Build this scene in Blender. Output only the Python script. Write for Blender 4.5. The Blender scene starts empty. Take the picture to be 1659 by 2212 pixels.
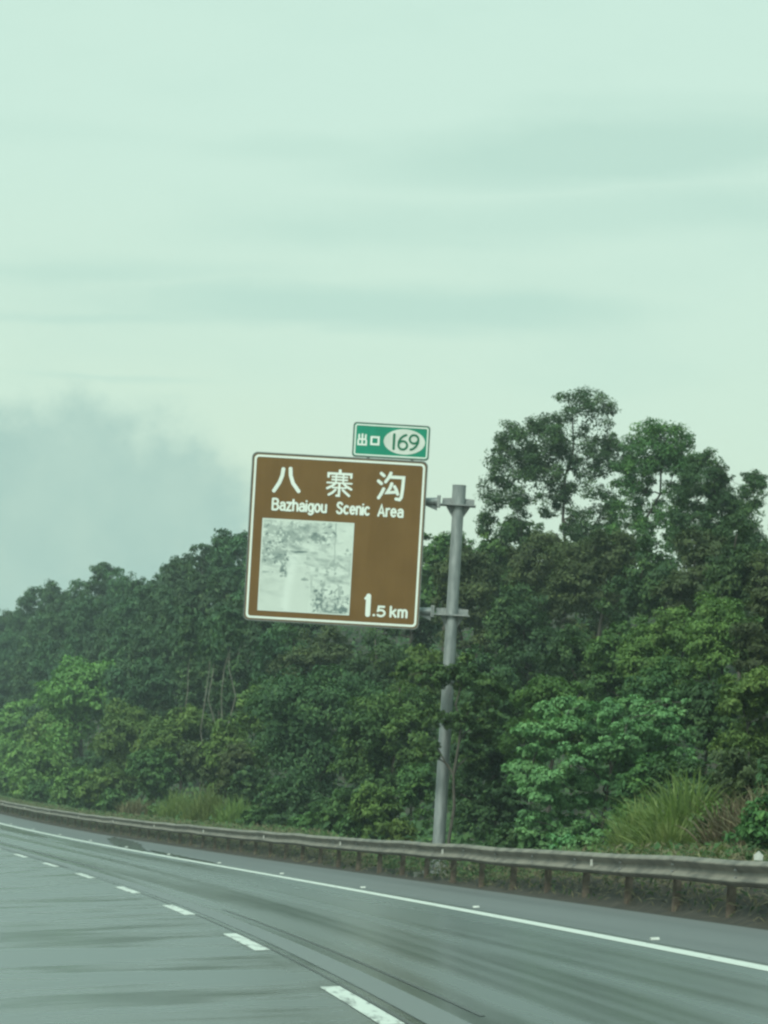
import bpy, bmesh, math, random
import numpy as np
from mathutils import Vector, Matrix

random.seed(7)
RNG = np.random.default_rng(11)
SC = bpy.context.scene
COL = SC.collection

# ------------------------------------------------------------------ camera
# pixel units below are those of a 1659 x 2212 picture of the place
FPX, CAM_H, V0, ROLL = 8090.0, 1.368, 698.1, math.radians(3.3)
CR, SR = math.cos(ROLL), math.sin(ROLL)
cam_d = bpy.data.cameras.new('camera')
cam = bpy.data.objects.new('camera', cam_d)
COL.objects.link(cam)
SC.camera = cam
cam_d.sensor_fit = 'VERTICAL'
cam_d.sensor_height = 36.0
cam_d.lens = FPX / 2212 * 36.0
cam_d.clip_start, cam_d.clip_end = 0.5, 20000
cam_d.shift_x = V0 * SR / 2212
cam_d.shift_y = V0 * CR / 2212
cam.matrix_world = (Matrix.Translation((0, 0, CAM_H)) @ Matrix.Rotation(math.pi / 2, 4, 'X')
                    @ Matrix.Rotation(ROLL, 4, 'Z'))

def deroll(x, y):
    u, v = x - 829.5, y - 1106.0
    return u * CR + v * SR, -u * SR + v * CR

def P(x, y, Z):
    """world point at depth Z seen at pixel x, y"""
    u, v = deroll(x, y)
    return Vector((u * Z / FPX, Z, CAM_H - (v - V0) * Z / FPX))

# ------------------------------------------------------------------ world
W = bpy.data.worlds.new('World')
SC.world = W
W.use_nodes = True
wt = W.node_tree
wt.nodes.clear()

class NT:
    """short-hand for building node trees"""
    def __init__(s, t): s.t = t
    def n(s, typ, **kw):
        nd = s.t.nodes.new(typ)
        for k, v in kw.items(): setattr(nd, k, v)
        return nd
    def l(s, a, b): s.t.links.new(a, b)
    def setin(s, nd, i, v):
        if hasattr(v, 'is_output'): s.l(v, nd.inputs[i])
        elif v is not None: nd.inputs[i].default_value = v
    def m(s, op, a, b=None, c=None, clamp=False):
        nd = s.n('ShaderNodeMath', operation=op, use_clamp=clamp)
        for i, v in enumerate((a, b, c)): s.setin(nd, i, v)
        return nd.outputs[0]
    def mix(s, f, a, b, blend='MIX'):
        nd = s.n('ShaderNodeMixRGB', blend_type=blend)
        s.setin(nd, 0, f)
        for i, v in ((1, a), (2, b)):
            s.setin(nd, i, v if hasattr(v, 'is_output') else tuple(v) + (1,) if len(v) == 3 else v)
        return nd.outputs[0]
    def noise(s, vec, scale, detail=4, rough=0.55, dist=0.0):
        nd = s.n('ShaderNodeTexNoise')
        if vec is not None: s.l(vec, nd.inputs['Vector'])
        nd.inputs['Scale'].default_value = scale
        nd.inputs['Detail'].default_value = detail
        nd.inputs['Roughness'].default_value = rough
        nd.inputs['Distortion'].default_value = dist
        return nd.outputs['Fac']
    def mapr(s, v, a, b, c=0.0, d=1.0, smooth=True):
        nd = s.n('ShaderNodeMapRange', interpolation_type='SMOOTHSTEP' if smooth else 'LINEAR')
        s.l(v, nd.inputs[0])
        for i, q in zip((1, 2, 3, 4), (a, b, c, d)): nd.inputs[i].default_value = q
        return nd.outputs[0]
    def mapping(s, vec, scale, loc=(0, 0, 0)):
        nd = s.n('ShaderNodeMapping')
        s.l(vec, nd.inputs[0])
        nd.inputs['Scale'].default_value = scale
        nd.inputs['Location'].default_value = loc
        return nd.outputs[0]

SUN_EL, SUN_AZ = math.radians(43), math.radians(212)
w = NT(wt)
tc = w.n('ShaderNodeTexCoord')
sep = w.n('ShaderNodeSeparateXYZ'); w.l(tc.outputs['Generated'], sep.inputs[0])
az = w.m('ARCTAN2', sep.outputs[0], sep.outputs[1])
el = w.m('ARCSINE', sep.outputs[2])
nv = w.mapping(tc.outputs['Generated'], (14, 14, 42))
n1 = w.noise(nv, 1.0, 5, 0.5)
n2 = w.noise(w.mapping(tc.outputs['Generated'], (16, 16, 95), (3, 1, 7)), 1.0, 5, 0.55, 0.3)
n3 = w.noise(w.mapping(tc.outputs['Generated'], (70, 70, 80), (1, 5, 2)), 1.0, 5, 0.6)
azd = w.m('ADD', az, w.m('MULTIPLY', w.m('SUBTRACT', n3, 0.5), 0.02))
eld = w.m('ADD', el, w.m('MULTIPLY', w.m('SUBTRACT', n2, 0.5), 0.010))
n4 = w.noise(w.mapping(tc.outputs['Generated'], (60, 60, 75), (2, 8, 3)), 1.0, 6, 0.62)
n5 = w.noise(w.mapping(tc.outputs['Generated'], (52, 52, 60), (6, 3, 1)), 1.0, 6, 0.62)
azr = w.m('ADD', az, w.m('MULTIPLY', w.m('SUBTRACT', n4, 0.5), 0.030))
elr = w.m('ADD', el, w.m('MULTIPLY', w.m('SUBTRACT', n5, 0.5), 0.034))
def sky_blob(x, y, rx, ry, soft, tilt=0.0, azd=azd, eld=eld):
    """soft elliptical cloud seen around pixel x, y; returns a 0..1 mask"""
    u, v = deroll(x, y)
    a0, e0 = math.atan(u / FPX), math.atan((V0 - v) / FPX)
    da = w.m('SUBTRACT', azd, a0)
    de = w.m('SUBTRACT', w.m('SUBTRACT', eld, e0), w.m('MULTIPLY', da, tilt))
    q = w.m('ADD', w.m('POWER', w.m('ABSOLUTE', w.m('DIVIDE', da, rx / FPX)), 2.0),
            w.m('POWER', w.m('ABSOLUTE', w.m('DIVIDE', de, ry / FPX)), 2.0))
    return w.mapr(w.m('SQRT', q), 1 + soft, 1 - soft)
bands = None
for (x, y, rx, ry, soft, tilt, amt) in (
        (800, 664, 500, 48, 0.55, 0.03, 0.95), (330, 684, 460, 12, 0.8, 0.06, 0.5),
        (1330, 325, 520, 66, 0.6, 0.11, 1.0), (1200, 362, 320, 24, 0.7, 0.10, 0.55), (680, 325, 240, 24, 0.8, 0.02, 0.45),
        (1300, 470, 560, 46, 0.7, 0.12, 0.6), (860, 490, 380, 44, 0.8, 0.08, 0.5),
        (250, 590, 360, 26, 0.8, 0.05, 0.5), (260, 818, 170, 7, 0.8, 0.03, 0.45),
        (1500, 240, 320, 30, 0.8, 0.02, 0.35), (60, 280, 330, 26, 0.9, 0.0, 0.2)):
    b = w.m('MULTIPLY', sky_blob(x, y, rx, ry, soft, tilt), amt)
    bands = b if bands is None else w.m('MAXIMUM', bands, b)
# the same layered overcast all round, faint
streak = w.m('MULTIPLY', w.mapr(n1, 0.45, 0.75), 0.30)
bands = w.m('ADD', bands, streak, clamp=True)
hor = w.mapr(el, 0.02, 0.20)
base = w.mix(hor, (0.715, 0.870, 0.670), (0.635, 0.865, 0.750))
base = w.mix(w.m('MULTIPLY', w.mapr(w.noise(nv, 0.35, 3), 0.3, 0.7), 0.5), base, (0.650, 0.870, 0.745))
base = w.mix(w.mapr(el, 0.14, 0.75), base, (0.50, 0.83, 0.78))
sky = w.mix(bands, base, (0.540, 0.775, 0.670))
bank = w.m('MAXIMUM', sky_blob(150, 1380, 480, 485, 0.15, 0, azr, elr), sky_blob(-260, 1500, 520, 420, 0.2, 0, azr, elr))
wis = w.mapr(w.noise(w.mapping(tc.outputs['Generated'], (48, 48, 40), (9, 2, 4)), 1.0, 4, 0.6), 0.25, 0.7, 0.75, 1.0)
sky = w.mix(w.m('MULTIPLY', bank, wis), sky, (0.425, 0.630, 0.560))
nis = w.n('ShaderNodeTexSky', sky_type='NISHITA', sun_disc=False)
nis.sun_elevation, nis.sun_rotation = SUN_EL, SUN_AZ
nis.air_density, nis.dust_density = 1.0, 3.0
ns = w.mix(1.0, nis.outputs[0], (0.08, 0.08, 0.08), 'MULTIPLY')
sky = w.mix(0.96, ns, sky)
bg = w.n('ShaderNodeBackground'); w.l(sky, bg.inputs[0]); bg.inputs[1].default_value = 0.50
wo = w.n('ShaderNodeOutputWorld'); w.l(bg.outputs[0], wo.inputs[0])

# ------------------------------------------------------------------ sun behind cloud, exposure
sd = bpy.data.lights.new('sun', 'SUN')
sd.energy, sd.angle, sd.color = 1.5, math.radians(22), (0.90, 1.0, 0.88)
sun = bpy.data.objects.new('sun', sd); COL.objects.link(sun)
sdir = Vector((math.sin(SUN_AZ) * math.cos(SUN_EL), math.cos(SUN_AZ) * math.cos(SUN_EL), math.sin(SUN_EL)))
sun.rotation_euler = sdir.to_track_quat('Z', 'Y').to_euler()
sun.location = sdir * 60
vs = SC.view_settings
vs.view_transform, vs.look, vs.exposure, vs.gamma = 'Standard', 'None', 1.0, 1.0
vs.use_curve_mapping = False
SC.cycles.filter_width = 2.5
SC.cycles.max_bounces = 8
SC.cycles.volume_bounces = 1

# ------------------------------------------------------------------ helpers
def tag(o, label=None, cat=None, group=None, kind=None):
    for k, v in (('label', label), ('category', cat), ('group', group), ('kind', kind)):
        if v: o[k] = v
    return o

def empty(name, loc):
    o = bpy.data.objects.new(name, None)
    o.empty_display_size = 0.3
    o.location = loc
    COL.objects.link(o)
    return o

def link(name, me, mat=None, parent=None):
    """a mesh given in world coordinates, kept in place under its parent"""
    o = bpy.data.objects.new(name, me)
    COL.objects.link(o)
    if mat: me.materials.append(mat)
    if parent is not None:
        o.parent = parent
        off = Vector((0, 0, 0)); q = parent
        while q is not None:
            off += q.location; q = q.parent
        o.location = -off
    return o

def mesh_np(name, V, F, smooth=False, attrs=None):
    """F: (n,4) quads or (n,3) tris"""
    V = np.asarray(V, np.float32); F = np.asarray(F, np.int32)
    me = bpy.data.meshes.new(name)
    k = F.shape[1]
    me.vertices.add(len(V)); me.vertices.foreach_set('co', V.ravel())
    me.loops.add(F.size); me.loops.foreach_set('vertex_index', F.ravel())
    me.polygons.add(len(F))
    me.polygons.foreach_set('loop_start', np.arange(0, F.size, k, dtype=np.int32))
    if smooth: me.polygons.foreach_set('use_smooth', np.ones(len(F), bool))
    me.update(calc_edges=True)
    for nm, typ, dat in (attrs or ()):
        a = me.attributes.new(nm, typ, 'POINT')
        if typ == 'FLOAT': a.data.foreach_set('value', np.asarray(dat, np.float32))
        elif typ == 'FLOAT_COLOR': a.data.foreach_set('color', np.asarray(dat, np.float32).ravel())
        elif typ == 'FLOAT_VECTOR': a.data.foreach_set('vector', np.asarray(dat, np.float32).ravel())
    me.validate()
    return me

class MB:
    """collects polygons for one mesh"""
    def __init__(s): s.v = []; s.f = []
    def poly(s, pts):
        b = len(s.v); s.v += [tuple(p) for p in pts]; s.f.append(tuple(range(b, b + len(pts))))
    def box(s, c, hx, hy, hz, ax=Vector((1, 0, 0)), ay=Vector((0, 1, 0)), az_=Vector((0, 0, 1)), bev=0.0):
        c = Vector(c); b = len(s.v)
        for sz in (-1, 1):
            for sx, sy in ((-1, -1), (1, -1), (1, 1), (-1, 1)):
                s.v.append(tuple(c + ax * hx * sx + ay * hy * sy + az_ * hz * sz))
        for q in ((3, 2, 1, 0), (4, 5, 6, 7), (0, 1, 5, 4), (1, 2, 6, 5), (2, 3, 7, 6), (3, 0, 4, 7)):
            s.f.append(tuple(b + i for i in q))
    def prism(s, pts, n):
        """extrude a polygon by vector n, closed"""
        pts = [Vector(p) for p in pts]; b = len(s.v); k = len(pts)
        s.v += [tuple(p) for p in pts] + [tuple(p + n) for p in pts]
        s.f.append(tuple(range(b + k - 1, b - 1, -1))); s.f.append(tuple(range(b + k, b + 2 * k)))
        for i in range(k):
            j = (i + 1) % k
            s.f.append((b + i, b + j, b + k + j, b + k + i))
    def tube(s, pts, rad, n=8, cap=True):
        pts = [Vector(p) for p in pts]
        if not hasattr(rad, '__len__'): rad = [rad] * len(pts)
        b = len(s.v); ref = None
        for i, p in enumerate(pts):
            d = (pts[min(i + 1, len(pts) - 1)] - pts[max(i - 1, 0)])
            d = d.normalized() if d.length > 1e-9 else Vector((0, 0, 1))
            if ref is None: ref = Vector((1, 0, 0)) if abs(d.x) < 0.8 else Vector((0, 1, 0))
            a = (ref - d * ref.dot(d)).normalized(); ref = a
            c = d.cross(a)
            for k in range(n):
                t = 2 * math.pi * k / n
                s.v.append(tuple(p + (a * math.cos(t) + c * math.sin(t)) * rad[i]))
        for i in range(len(pts) - 1):
            for k in range(n):
                k2 = (k + 1) % n
                s.f.append((b + i * n + k, b + i * n + k2, b + (i + 1) * n + k2, b + (i + 1) * n + k))
        if cap:
            s.f.append(tuple(b + k for k in range(n - 1, -1, -1)))
            e = b + (len(pts) - 1) * n
            s.f.append(tuple(e + k for k in range(n)))
    def build(s, name, mat, parent=None, smooth=False):
        me = bpy.data.meshes.new(name)
        me.from_pydata(s.v, [], s.f)
        if smooth:
            me.polygons.foreach_set('use_smooth', np.ones(len(me.polygons), bool))
            me.set_sharp_from_angle(angle=math.radians(40))
        me.update()
        return link(name, me, mat, parent)

# ------------------------------------------------------------------ materials
MATS = {}
def newmat(name):
    m = bpy.data.materials.new(name); m.use_nodes = True
    t = m.node_tree; t.nodes.clear()
    k = NT(t)
    out = k.n('ShaderNodeOutputMaterial')
    bs = k.n('ShaderNodeBsdfPrincipled')
    k.l(bs.outputs[0], out.inputs[0])
    MATS[name] = m
    return m, k, bs, out

def simple(name, col, col2, scale=6.0, rough=0.6, rough2=None, metal=0.0, bump=0.0, stretch=(1, 1, 1), spec=0.5, lo=0.35, hi=0.7):
    m, k, bs, out = newmat(name)
    g = k.n('ShaderNodeNewGeometry')
    vec = k.mapping(g.outputs['Position'], stretch)
    f = k.noise(vec, scale, 6, 0.6)
    ff = k.mapr(f, lo, hi)
    k.l(k.mix(ff, col, col2), bs.inputs['Base Color'])
    if rough2 is not None: k.l(k.m('ADD', k.m('MULTIPLY', ff, rough2 - rough), rough), bs.inputs['Roughness'])
    else: bs.inputs['Roughness'].default_value = rough
    bs.inputs['Metallic'].default_value = metal
    bs.inputs['Specular IOR Level'].default_value = spec
    if bump:
        b = k.n('ShaderNodeBump'); b.inputs['Strength'].default_value = bump; b.inputs['Distance'].default_value = 0.02
        k.l(k.noise(vec, scale * 5, 4), b.inputs['Height']); k.l(b.outputs[0], bs.inputs['Normal'])
    return m

def leafmat(name, a, b, c, trans=0.24, rough=0.5):
    """leaf colours a (old) .. b .. c (young shoots), by the leaf's own tint"""
    m, k, bs, out = newmat(name)
    at = k.n('ShaderNodeAttribute', attribute_name='tint')
    oi = k.n('ShaderNodeObjectInfo')
    cr = k.n('ShaderNodeValToRGB')
    e = cr.color_ramp.elements
    e[0].position, e[0].color = 0.0, tuple(a) + (1,)
    e[1].position, e[1].color = 0.55, tuple(b) + (1,)
    q = e.new(1.0); q.color = tuple(c) + (1,)
    k.l(at.outputs['Fac'], cr.inputs[0])
    hs = k.n('ShaderNodeHueSaturation')
    k.l(cr.outputs[0], hs.inputs['Color'])
    k.l(k.m('ADD', k.m('MULTIPLY', oi.outputs['Random'], 0.035), 0.482), hs.inputs['Hue'])
    k.l(k.m('ADD', k.m('MULTIPLY', oi.outputs['Random'], 0.35), 0.95), hs.inputs['Value'])
    hs.inputs['Saturation'].default_value = 1.10
    k.l(hs.outputs[0], bs.inputs['Base Color'])
    bs.inputs['Roughness'].default_value = rough
    bs.inputs['Specular IOR Level'].default_value = 0.12
    tr = k.n('ShaderNodeBsdfTranslucent')
    k.l(k.mix(1.0, hs.outputs[0], (1.0, 1.15, 0.55), 'MULTIPLY'), tr.inputs[0])
    mx = k.n('ShaderNodeMixShader'); mx.inputs[0].default_value = trans
    k.l(bs.outputs[0], mx.inputs[1]); k.l(tr.outputs[0], mx.inputs[2]); k.l(mx.outputs[0], out.inputs[0])
    return m

LM = {
    'euc':   leafmat('leaf_eucalypt', (.044, .078, .046), (.066, .116, .060), (.105, .165, .070)),
    'dark':  leafmat('leaf_dark', (.042, .072, .040), (.066, .112, .052), (.110, .165, .064)),
    'brown': leafmat('leaf_brownish', (.056, .070, .040), (.084, .108, .052), (.12, .15, .062)),
    'mid':   leafmat('leaf_mid', (.052, .098, .046), (.086, .152, .060), (.14, .22, .075)),
    'olive': leafmat('leaf_olive', (.074, .122, .048), (.118, .180, .062), (.17, .24, .082)),
    'lime':  leafmat('leaf_lime', (.098, .168, .060), (.148, .238, .080), (.20, .30, .10), 0.26),
    'bright': leafmat('leaf_bright', (.100, .185, .092), (.155, .275, .125), (.21, .335, .15), 0.22),
    'dry':   leafmat('leaf_dry', (.095, .080, .054), (.165, .140, .092), (.26, .23, .15), 0.2),
    'grass': leafmat('leaf_grass', (.120, .160, .066), (.190, .235, .095), (.27, .31, .14), 0.35),
}
BARK = simple('bark_dark', (.05, .042, .034), (.11, .095, .075), 5, 0.85, stretch=(4, 4, .6))
BARK_PALE = simple('bark_pale', (.12, .115, .09), (.24, .225, .18), 4, 0.8, stretch=(4, 4, .5))
GALV = simple('galvanised_steel', (.22, .235, .235), (.33, .34, .335), 3.0, 0.42, 0.6, metal=0.35, stretch=(3, 3, .7))
GALV_PLATE = simple('galvanised_plate', (.20, .21, .21), (.34, .34, .33), 9.0, 0.5, 0.65, metal=0.25)
RAIL = simple('dirty_rail_steel', (.060, .050, .038), (.215, .190, .155), 1.6, 0.5, 0.7, metal=0.0, stretch=(1.6, 1, 3), bump=0.15, lo=.25, hi=.62)
POST = simple('rusty_post', (.115, .082, .060), (.20, .155, .12), 7, 0.8)
SOIL = simple('verge_soil', (.022, .017, .012), (.055, .042, .028), 3.5, 0.9, bump=0.6)
FLOOR = simple('slope_ground', (.020, .028, .012), (.045, .040, .022), 0.9, 0.95, bump=0.5)
LAND = simple('open_land', (.04, .065, .025), (.075, .095, .035), 0.05, 0.9)
CONC = simple('footing_concrete', (.24, .23, .20), (.34, .33, .29), 6, 0.85, bump=0.3)
WHITE_REFL = simple('reflector_white', (.48, .48, .44), (.60, .60, .55), 20, 0.3)

# ------------------------------------------------------------------ the road's line
KX = 0.092
def cx(Z):
    t = (np.asarray(Z, float) - 80) / 100
    tm, tn = 1.2, -1.0
    f = lambda t: -5.41 - 12.704 * t - 3.654 * t * t + 1.118 * t ** 3
    d = lambda t: -12.704 - 7.308 * t + 3.354 * t * t
    lo = f(tn) + d(tn) * (t - tn)
    hi = f(tm) + d(tm) * (t - tm) - 2.2 * (t - tm) ** 2
    X = np.where(t < tn, lo, np.where(t > tm, hi, f(t)))
    D = np.where(t < tn, d(tn), np.where(t > tm, d(tm) - 4.4 * (t - tm), d(t))) / 100
    return X, D
def elev(Z):
    t = np.clip((np.asarray(Z, float) - 80) / 100, -1.0, None)
    tm = 2.0
    f = lambda t: .35 * t * t + .074 * t ** 3
    dm = .7 * tm + .222 * tm * tm
    return np.where(t > tm, f(tm) + dm * (t - tm) * np.exp(-np.maximum(t - tm, 0) * 0.35), f(np.minimum(t, tm)))
RAIL_OFF = 5.77
def road(Z, off, dz=0.0):
    """points at station Z, offset off metres to the right of the lane line"""
    X, D = cx(Z); n = np.sqrt(1 + D * D)
    off = np.asarray(off, float)
    return np.stack(np.broadcast_arrays(X + off / n, Z - off * D / n, elev(Z) + KX * np.minimum(off, 6.2) + dz), -1)
def offset_of(X, Y):
    Z = np.asarray(Y, float) * 1.0
    for _ in range(6):
        x, D = cx(Z); n = np.sqrt(1 + D * D)
        off = (X - x) * n
        off = np.where(True, (X - x) / n + (Y - Z) * D / n, 0)
        Z = Y + off * D / n
    return off, Z
def hashn(a, b):
    return (np.sin(a * 0.131 + 1.3) * np.cos(b * 0.37 + 0.5 * np.sin(a * 0.07)) + 0.5 * np.sin(a * 0.41 + b * 0.9))
def bank(d, Z):
    """height of the ground above the verge, d metres beyond the guardrail"""
    d = np.asarray(d, float)
    open_ = np.exp(-((Z - 78) / 17.0) ** 4)
    berm = np.interp(d, [-.3, .12, .35, .8, 1.6, 2.4], [-.02, 0.0, .30, .42, .30, .32]) * (1 - 0.8 * open_)
    slope = np.interp(d, [0, 1.8, 4, 10, 16, 24, 40, 90], [0, 0, .9, 4.6, 7.4, 8.6, 8.2, 4.0])
    slope = slope * np.interp(Z, [100, 190], [1.0, 1.7])
    return berm + slope + 0.12 * hashn(Z, d) * np.clip(d / 4, 0, 1)
def ground_z(X, Y):
    off, Z = offset_of(X, Y)
    return float(elev(Z) + KX * min(float(off), 6.2) + bank(float(off) - RAIL_OFF, Z))

def ribbon(name, zs, offs, mat, dz=0.0, parent=None, kind=None, hfun=None):
    zs = np.asarray(zs, float); offs = np.asarray(offs, float)
    V = []; UV = []
    for z in zs:
        p = road(z, offs, dz)
        if hfun is not None: p[:, 2] += hfun(offs, z)
        V.append(p); UV.append(np.stack([offs, np.full(len(offs), z), np.zeros(len(offs))], -1))
    V = np.concatenate(V); UV = np.concatenate(UV)
    m = len(offs)
    i = np.arange(len(zs) - 1)[:, None] * m + np.arange(m - 1)[None, :]
    i = i.ravel()
    F = np.stack([i, i + 1, i + m + 1, i + m], -1)
    me = mesh_np(name, V, F, True, [('rc', 'FLOAT_VECTOR', UV)])
    o = link(name, me, mat, parent)
    if kind: tag(o, kind=kind)
    return o

# wet asphalt: gloss and thin water vary across lanes and along the road
def asphalt(name, rlo, rhi, coat, c1, c2, amp=1.0):
    m, k, bs, out = newmat(name)
    at = k.n('ShaderNodeAttribute', attribute_name='rc')
    v = at.outputs['Vector']
    sp = k.n('ShaderNodeSeparateXYZ'); k.l(v, sp.inputs[0])
    trk = k.noise(k.mapping(v, (1.5, 0.011, 1)), 1.0, 2, 0.5, 0.5)          # wheel tracks and runnels along the road
    pat = k.noise(k.mapping(v, (0.30, 0.26, 1), (4, 2, 0)), 1.0, 3, 0.5, 0.5)  # films of water lying across it
    fine = k.noise(k.mapping(v, (0.5, 1.1, 1), (1, 7, 0)), 1.0, 3, 0.5)
    left = k.mapr(sp.outputs[0], -0.5, 0.6, 1.0, 0.0)
    a = k.m('ADD', k.m('MULTIPLY', pat, 0.65), k.m('MULTIPLY', fine, 0.35))
    b = k.m('ADD', k.m('MULTIPLY', trk, 0.92), k.m('MULTIPLY', pat, 0.08))
    f = k.m('ADD', k.m('MULTIPLY', left, a), k.m('MULTIPLY', k.m('SUBTRACT', 1.0, left), b))
    wetf = k.m('ADD', k.m('MULTIPLY', left, k.mapr(f, 0.38, 0.56, 0.0, 1.0)), k.m('MULTIPLY', k.m('SUBTRACT', 1.0, left), k.mapr(f, 0.33, 0.66)))
    grit = k.noise(k.mapping(v, (1, 1, 1)), 40, 3, 0.6)
    k.l(k.mix(k.m('ADD', k.m('MULTIPLY', wetf, 0.75), k.m('MULTIPLY', grit, 0.25)), c1, c2), bs.inputs['Base Color'])
    bs.inputs['Roughness'].default_value = 0.75
    bs.inputs['Specular IOR Level'].default_value = 0.3
    k.l(k.m('ADD', k.m('MULTIPLY', wetf, rhi - rlo), rlo), bs.inputs['Coat Roughness'])
    bs.inputs['Coat IOR'].default_value = 1.85
    bs.inputs['Coat Weight'].default_value = coat
    return m
ASPH = asphalt('wet_asphalt', 0.16, 0.31, 1.0, (.010, .022, .022), (.018, .032, .033))
SHOUL = asphalt('damp_shoulder_asphalt', 0.45, 0.58, 0.35, (.085, .088, .088), (.13, .133, .132))
def paint(name, wear):
    m, k, bs, out = newmat(name)
    at = k.n('ShaderNodeAttribute', attribute_name='rc')
    v = at.outputs['Vector']
    f = k.noise(k.mapping(v, (9, 1.1, 1)), 1.0, 6, 0.7, 0.4)
    k.l(k.mix(k.mapr(f, wear, wear + 0.16), (.62, .63, .58), (.20, .20, .19)), bs.inputs['Base Color'])
    bs.inputs['Roughness'].default_value = 0.45
    bs.inputs['IOR'].default_value = 1.33
    return m
PAINT = paint('white_road_paint', 0.57)
PAINT_WORN = paint('worn_white_road_paint', 0.50)
SEAM = simple('dark_joint_sealant', (.012, .013, .013), (.025, .026, .026), 4, 0.35)
STRIP = asphalt('joint_strip_asphalt', 0.36, 0.5, 0.9, (.06, .063, .063), (.09, .093, .092))
m_, k_, b_, o_ = newmat('standing_water')
b_.inputs['Base Color'].default_value = (.012, .020, .020, 1); b_.inputs['Roughness'].default_value = 0.17
b_.inputs['IOR'].default_value = 1.33
bp_ = k_.n('ShaderNodeBump'); bp_.inputs['Strength'].default_value = 0.12; bp_.inputs['Distance'].default_value = 0.01
k_.l(k_.noise(None, 3.0, 3), bp_.inputs['Height']); k_.l(bp_.outputs[0], b_.inputs['Normal'])
WATER = m_

# ------------------------------------------------------------------ ground and road
ZS = np.concatenate([np.arange(-40, 20, 4.0), np.arange(20, 130, 1.5), np.arange(130, 300, 3.0), np.arange(300, 701, 10.0)])
me = mesh_np('ground', [(-3000, -3000, -2.6), (3000, -3000, -2.6), (3000, 3000, -2.6), (-3000, 3000, -2.6)], [(0, 1, 2, 3)])
tag(link('ground', me, LAND), kind='structure')
roadway = ribbon('road', ZS, np.linspace(-9, 3.98, 27), ASPH, 0, None, 'structure')
ribbon('shoulder', ZS, np.linspace(3.98, 5.62, 5), SHOUL, 0, None, 'structure')
ribbon('median_verge', ZS, [-30, -16, -12, -9], FLOOR, 0, None, 'structure',
       lambda o, z: np.interp(o, [-30, -16, -12, -9], [1.2, .6, .3, -.03]))
soil_offs = np.concatenate([[5.60, 5.66], np.linspace(5.75, 8.0, 14)])
ribbon('verge', ZS, soil_offs, SOIL, 0, None, 'structure',
       lambda o, z: bank(o - RAIL_OFF, z) + 0.03 * np.sin(z * 2.1 + o * 7) * (o > 5.9) - 0.01 * (o < 5.63))
slope_offs = np.concatenate([np.linspace(7.9, 18, 14), np.linspace(20, 60, 14), [75, 96]])
ribbon('hillside', ZS[::2], slope_offs, FLOOR, -0.02, None, 'structure', lambda o, z: bank(o - RAIL_OFF, z))

# markings lie as sheets on the asphalt
ZR = np.concatenate([np.arange(8, 130, 1.5), np.arange(130, 301, 3.0)])
ribbon('edge_line', ZR, [3.66, 3.75, 3.86], PAINT, 0.005, roadway)
for a, b, z0, z1 in ((3.88, 3.955, 12, 96),):
    zz = np.arange(z0, z1 + 1, 2.0)
    ribbon('joint_seam', zz, [a, b], SEAM, 0.004, roadway)
zz = np.arange(14, 215, 2.0)
ribbon('joint_strip', zz, [.22, .34, .50], STRIP, 0.004, roadway)
ribbon('joint_seam', np.arange(14, 110, 2.0), [.10, .135], SEAM, 0.0045, roadway)
ribbon('joint_seam', np.arange(100, 215, 2.0), [.10, .20], SEAM, 0.0045, roadway)
ribbon('joint_seam', np.arange(26, 60, 2.0), [.66, .70], SEAM, 0.0045, roadway)
ribbon('joint_seam', np.arange(96, 190, 2.0), [.80, .92], SEAM, 0.0045, roadway)
for k in range(-1, 15):
    z0 = 25.33 + 15.22 * k
    sh = 0.0 if k not in (2, 3) else 0.03
    d = ribbon('lane_dash', np.linspace(z0, z0 + 6.08, 9), [-.085 + sh, 0 + sh, .085 + sh], PAINT_WORN, 0.0055, roadway)
    if k == 0: tag(d, 'worn lane dash crossed by dark cracks nearest the camera')

def puddle(label, pts, parent=None):
    V = []; UV = []
    c = np.mean(pts, 0)
    ring = []
    n = 64
    P_ = np.array(pts + pts[:1], float)
    cum = np.concatenate([[0], np.cumsum(np.hypot(*np.diff(P_, axis=0).T * np.array([[0.08], [1]])))])
    for i in range(n):
        t = cum[-1] * i / n
        z, o = np.interp(t, cum, P_[:, 0]), np.interp(t, cum, P_[:, 1])
        o = min(o + 0.05 * math.sin(i * 1.7) + 0.03 * math.sin(i * 4.1), 5.6); z += 0.5 * math.sin(i * 2.3)
        ring.append(road(z, o, 0.007))
    V = np.array([road(c[0], c[1], 0.007)] + ring)
    F = [(0, 1 + i, 1 + (i + 1) % n) for i in range(n)]
    me = mesh_np('puddle', V, F)
    o = link('puddle', me, WATER)
    return tag(o, label, 'puddle')
puddle('dark sheet of standing water across the shoulder below the guardrail',
       [(118, 3.95), (124, 4.25), (131, 4.9), (139, 5.35), (148, 5.45), (145, 4.95), (138, 4.45), (131, 4.0), (124, 3.92)])
puddle('thin dark strip of water along the outer side of the edge line',
       [(96, 3.93), (106, 4.12), (116, 4.28), (121, 4.22), (116, 3.98), (106, 3.91)])
puddle('long thin puddle in the right lane at the far left of the bend',
       [(150, 3.05), (162, 3.35), (178, 3.5), (186, 3.2), (176, 2.8), (160, 2.85)])

ORD = ['first', 'second', 'third', 'fourth', 'fifth', 'sixth', 'seventh', 'eighth', 'ninth', 'tenth', 'eleventh', 'twelfth', 'thirteenth', 'fourteenth',
       'fifteenth', 'sixteenth', 'seventeenth', 'eighteenth', 'nineteenth', 'twentieth']
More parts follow.
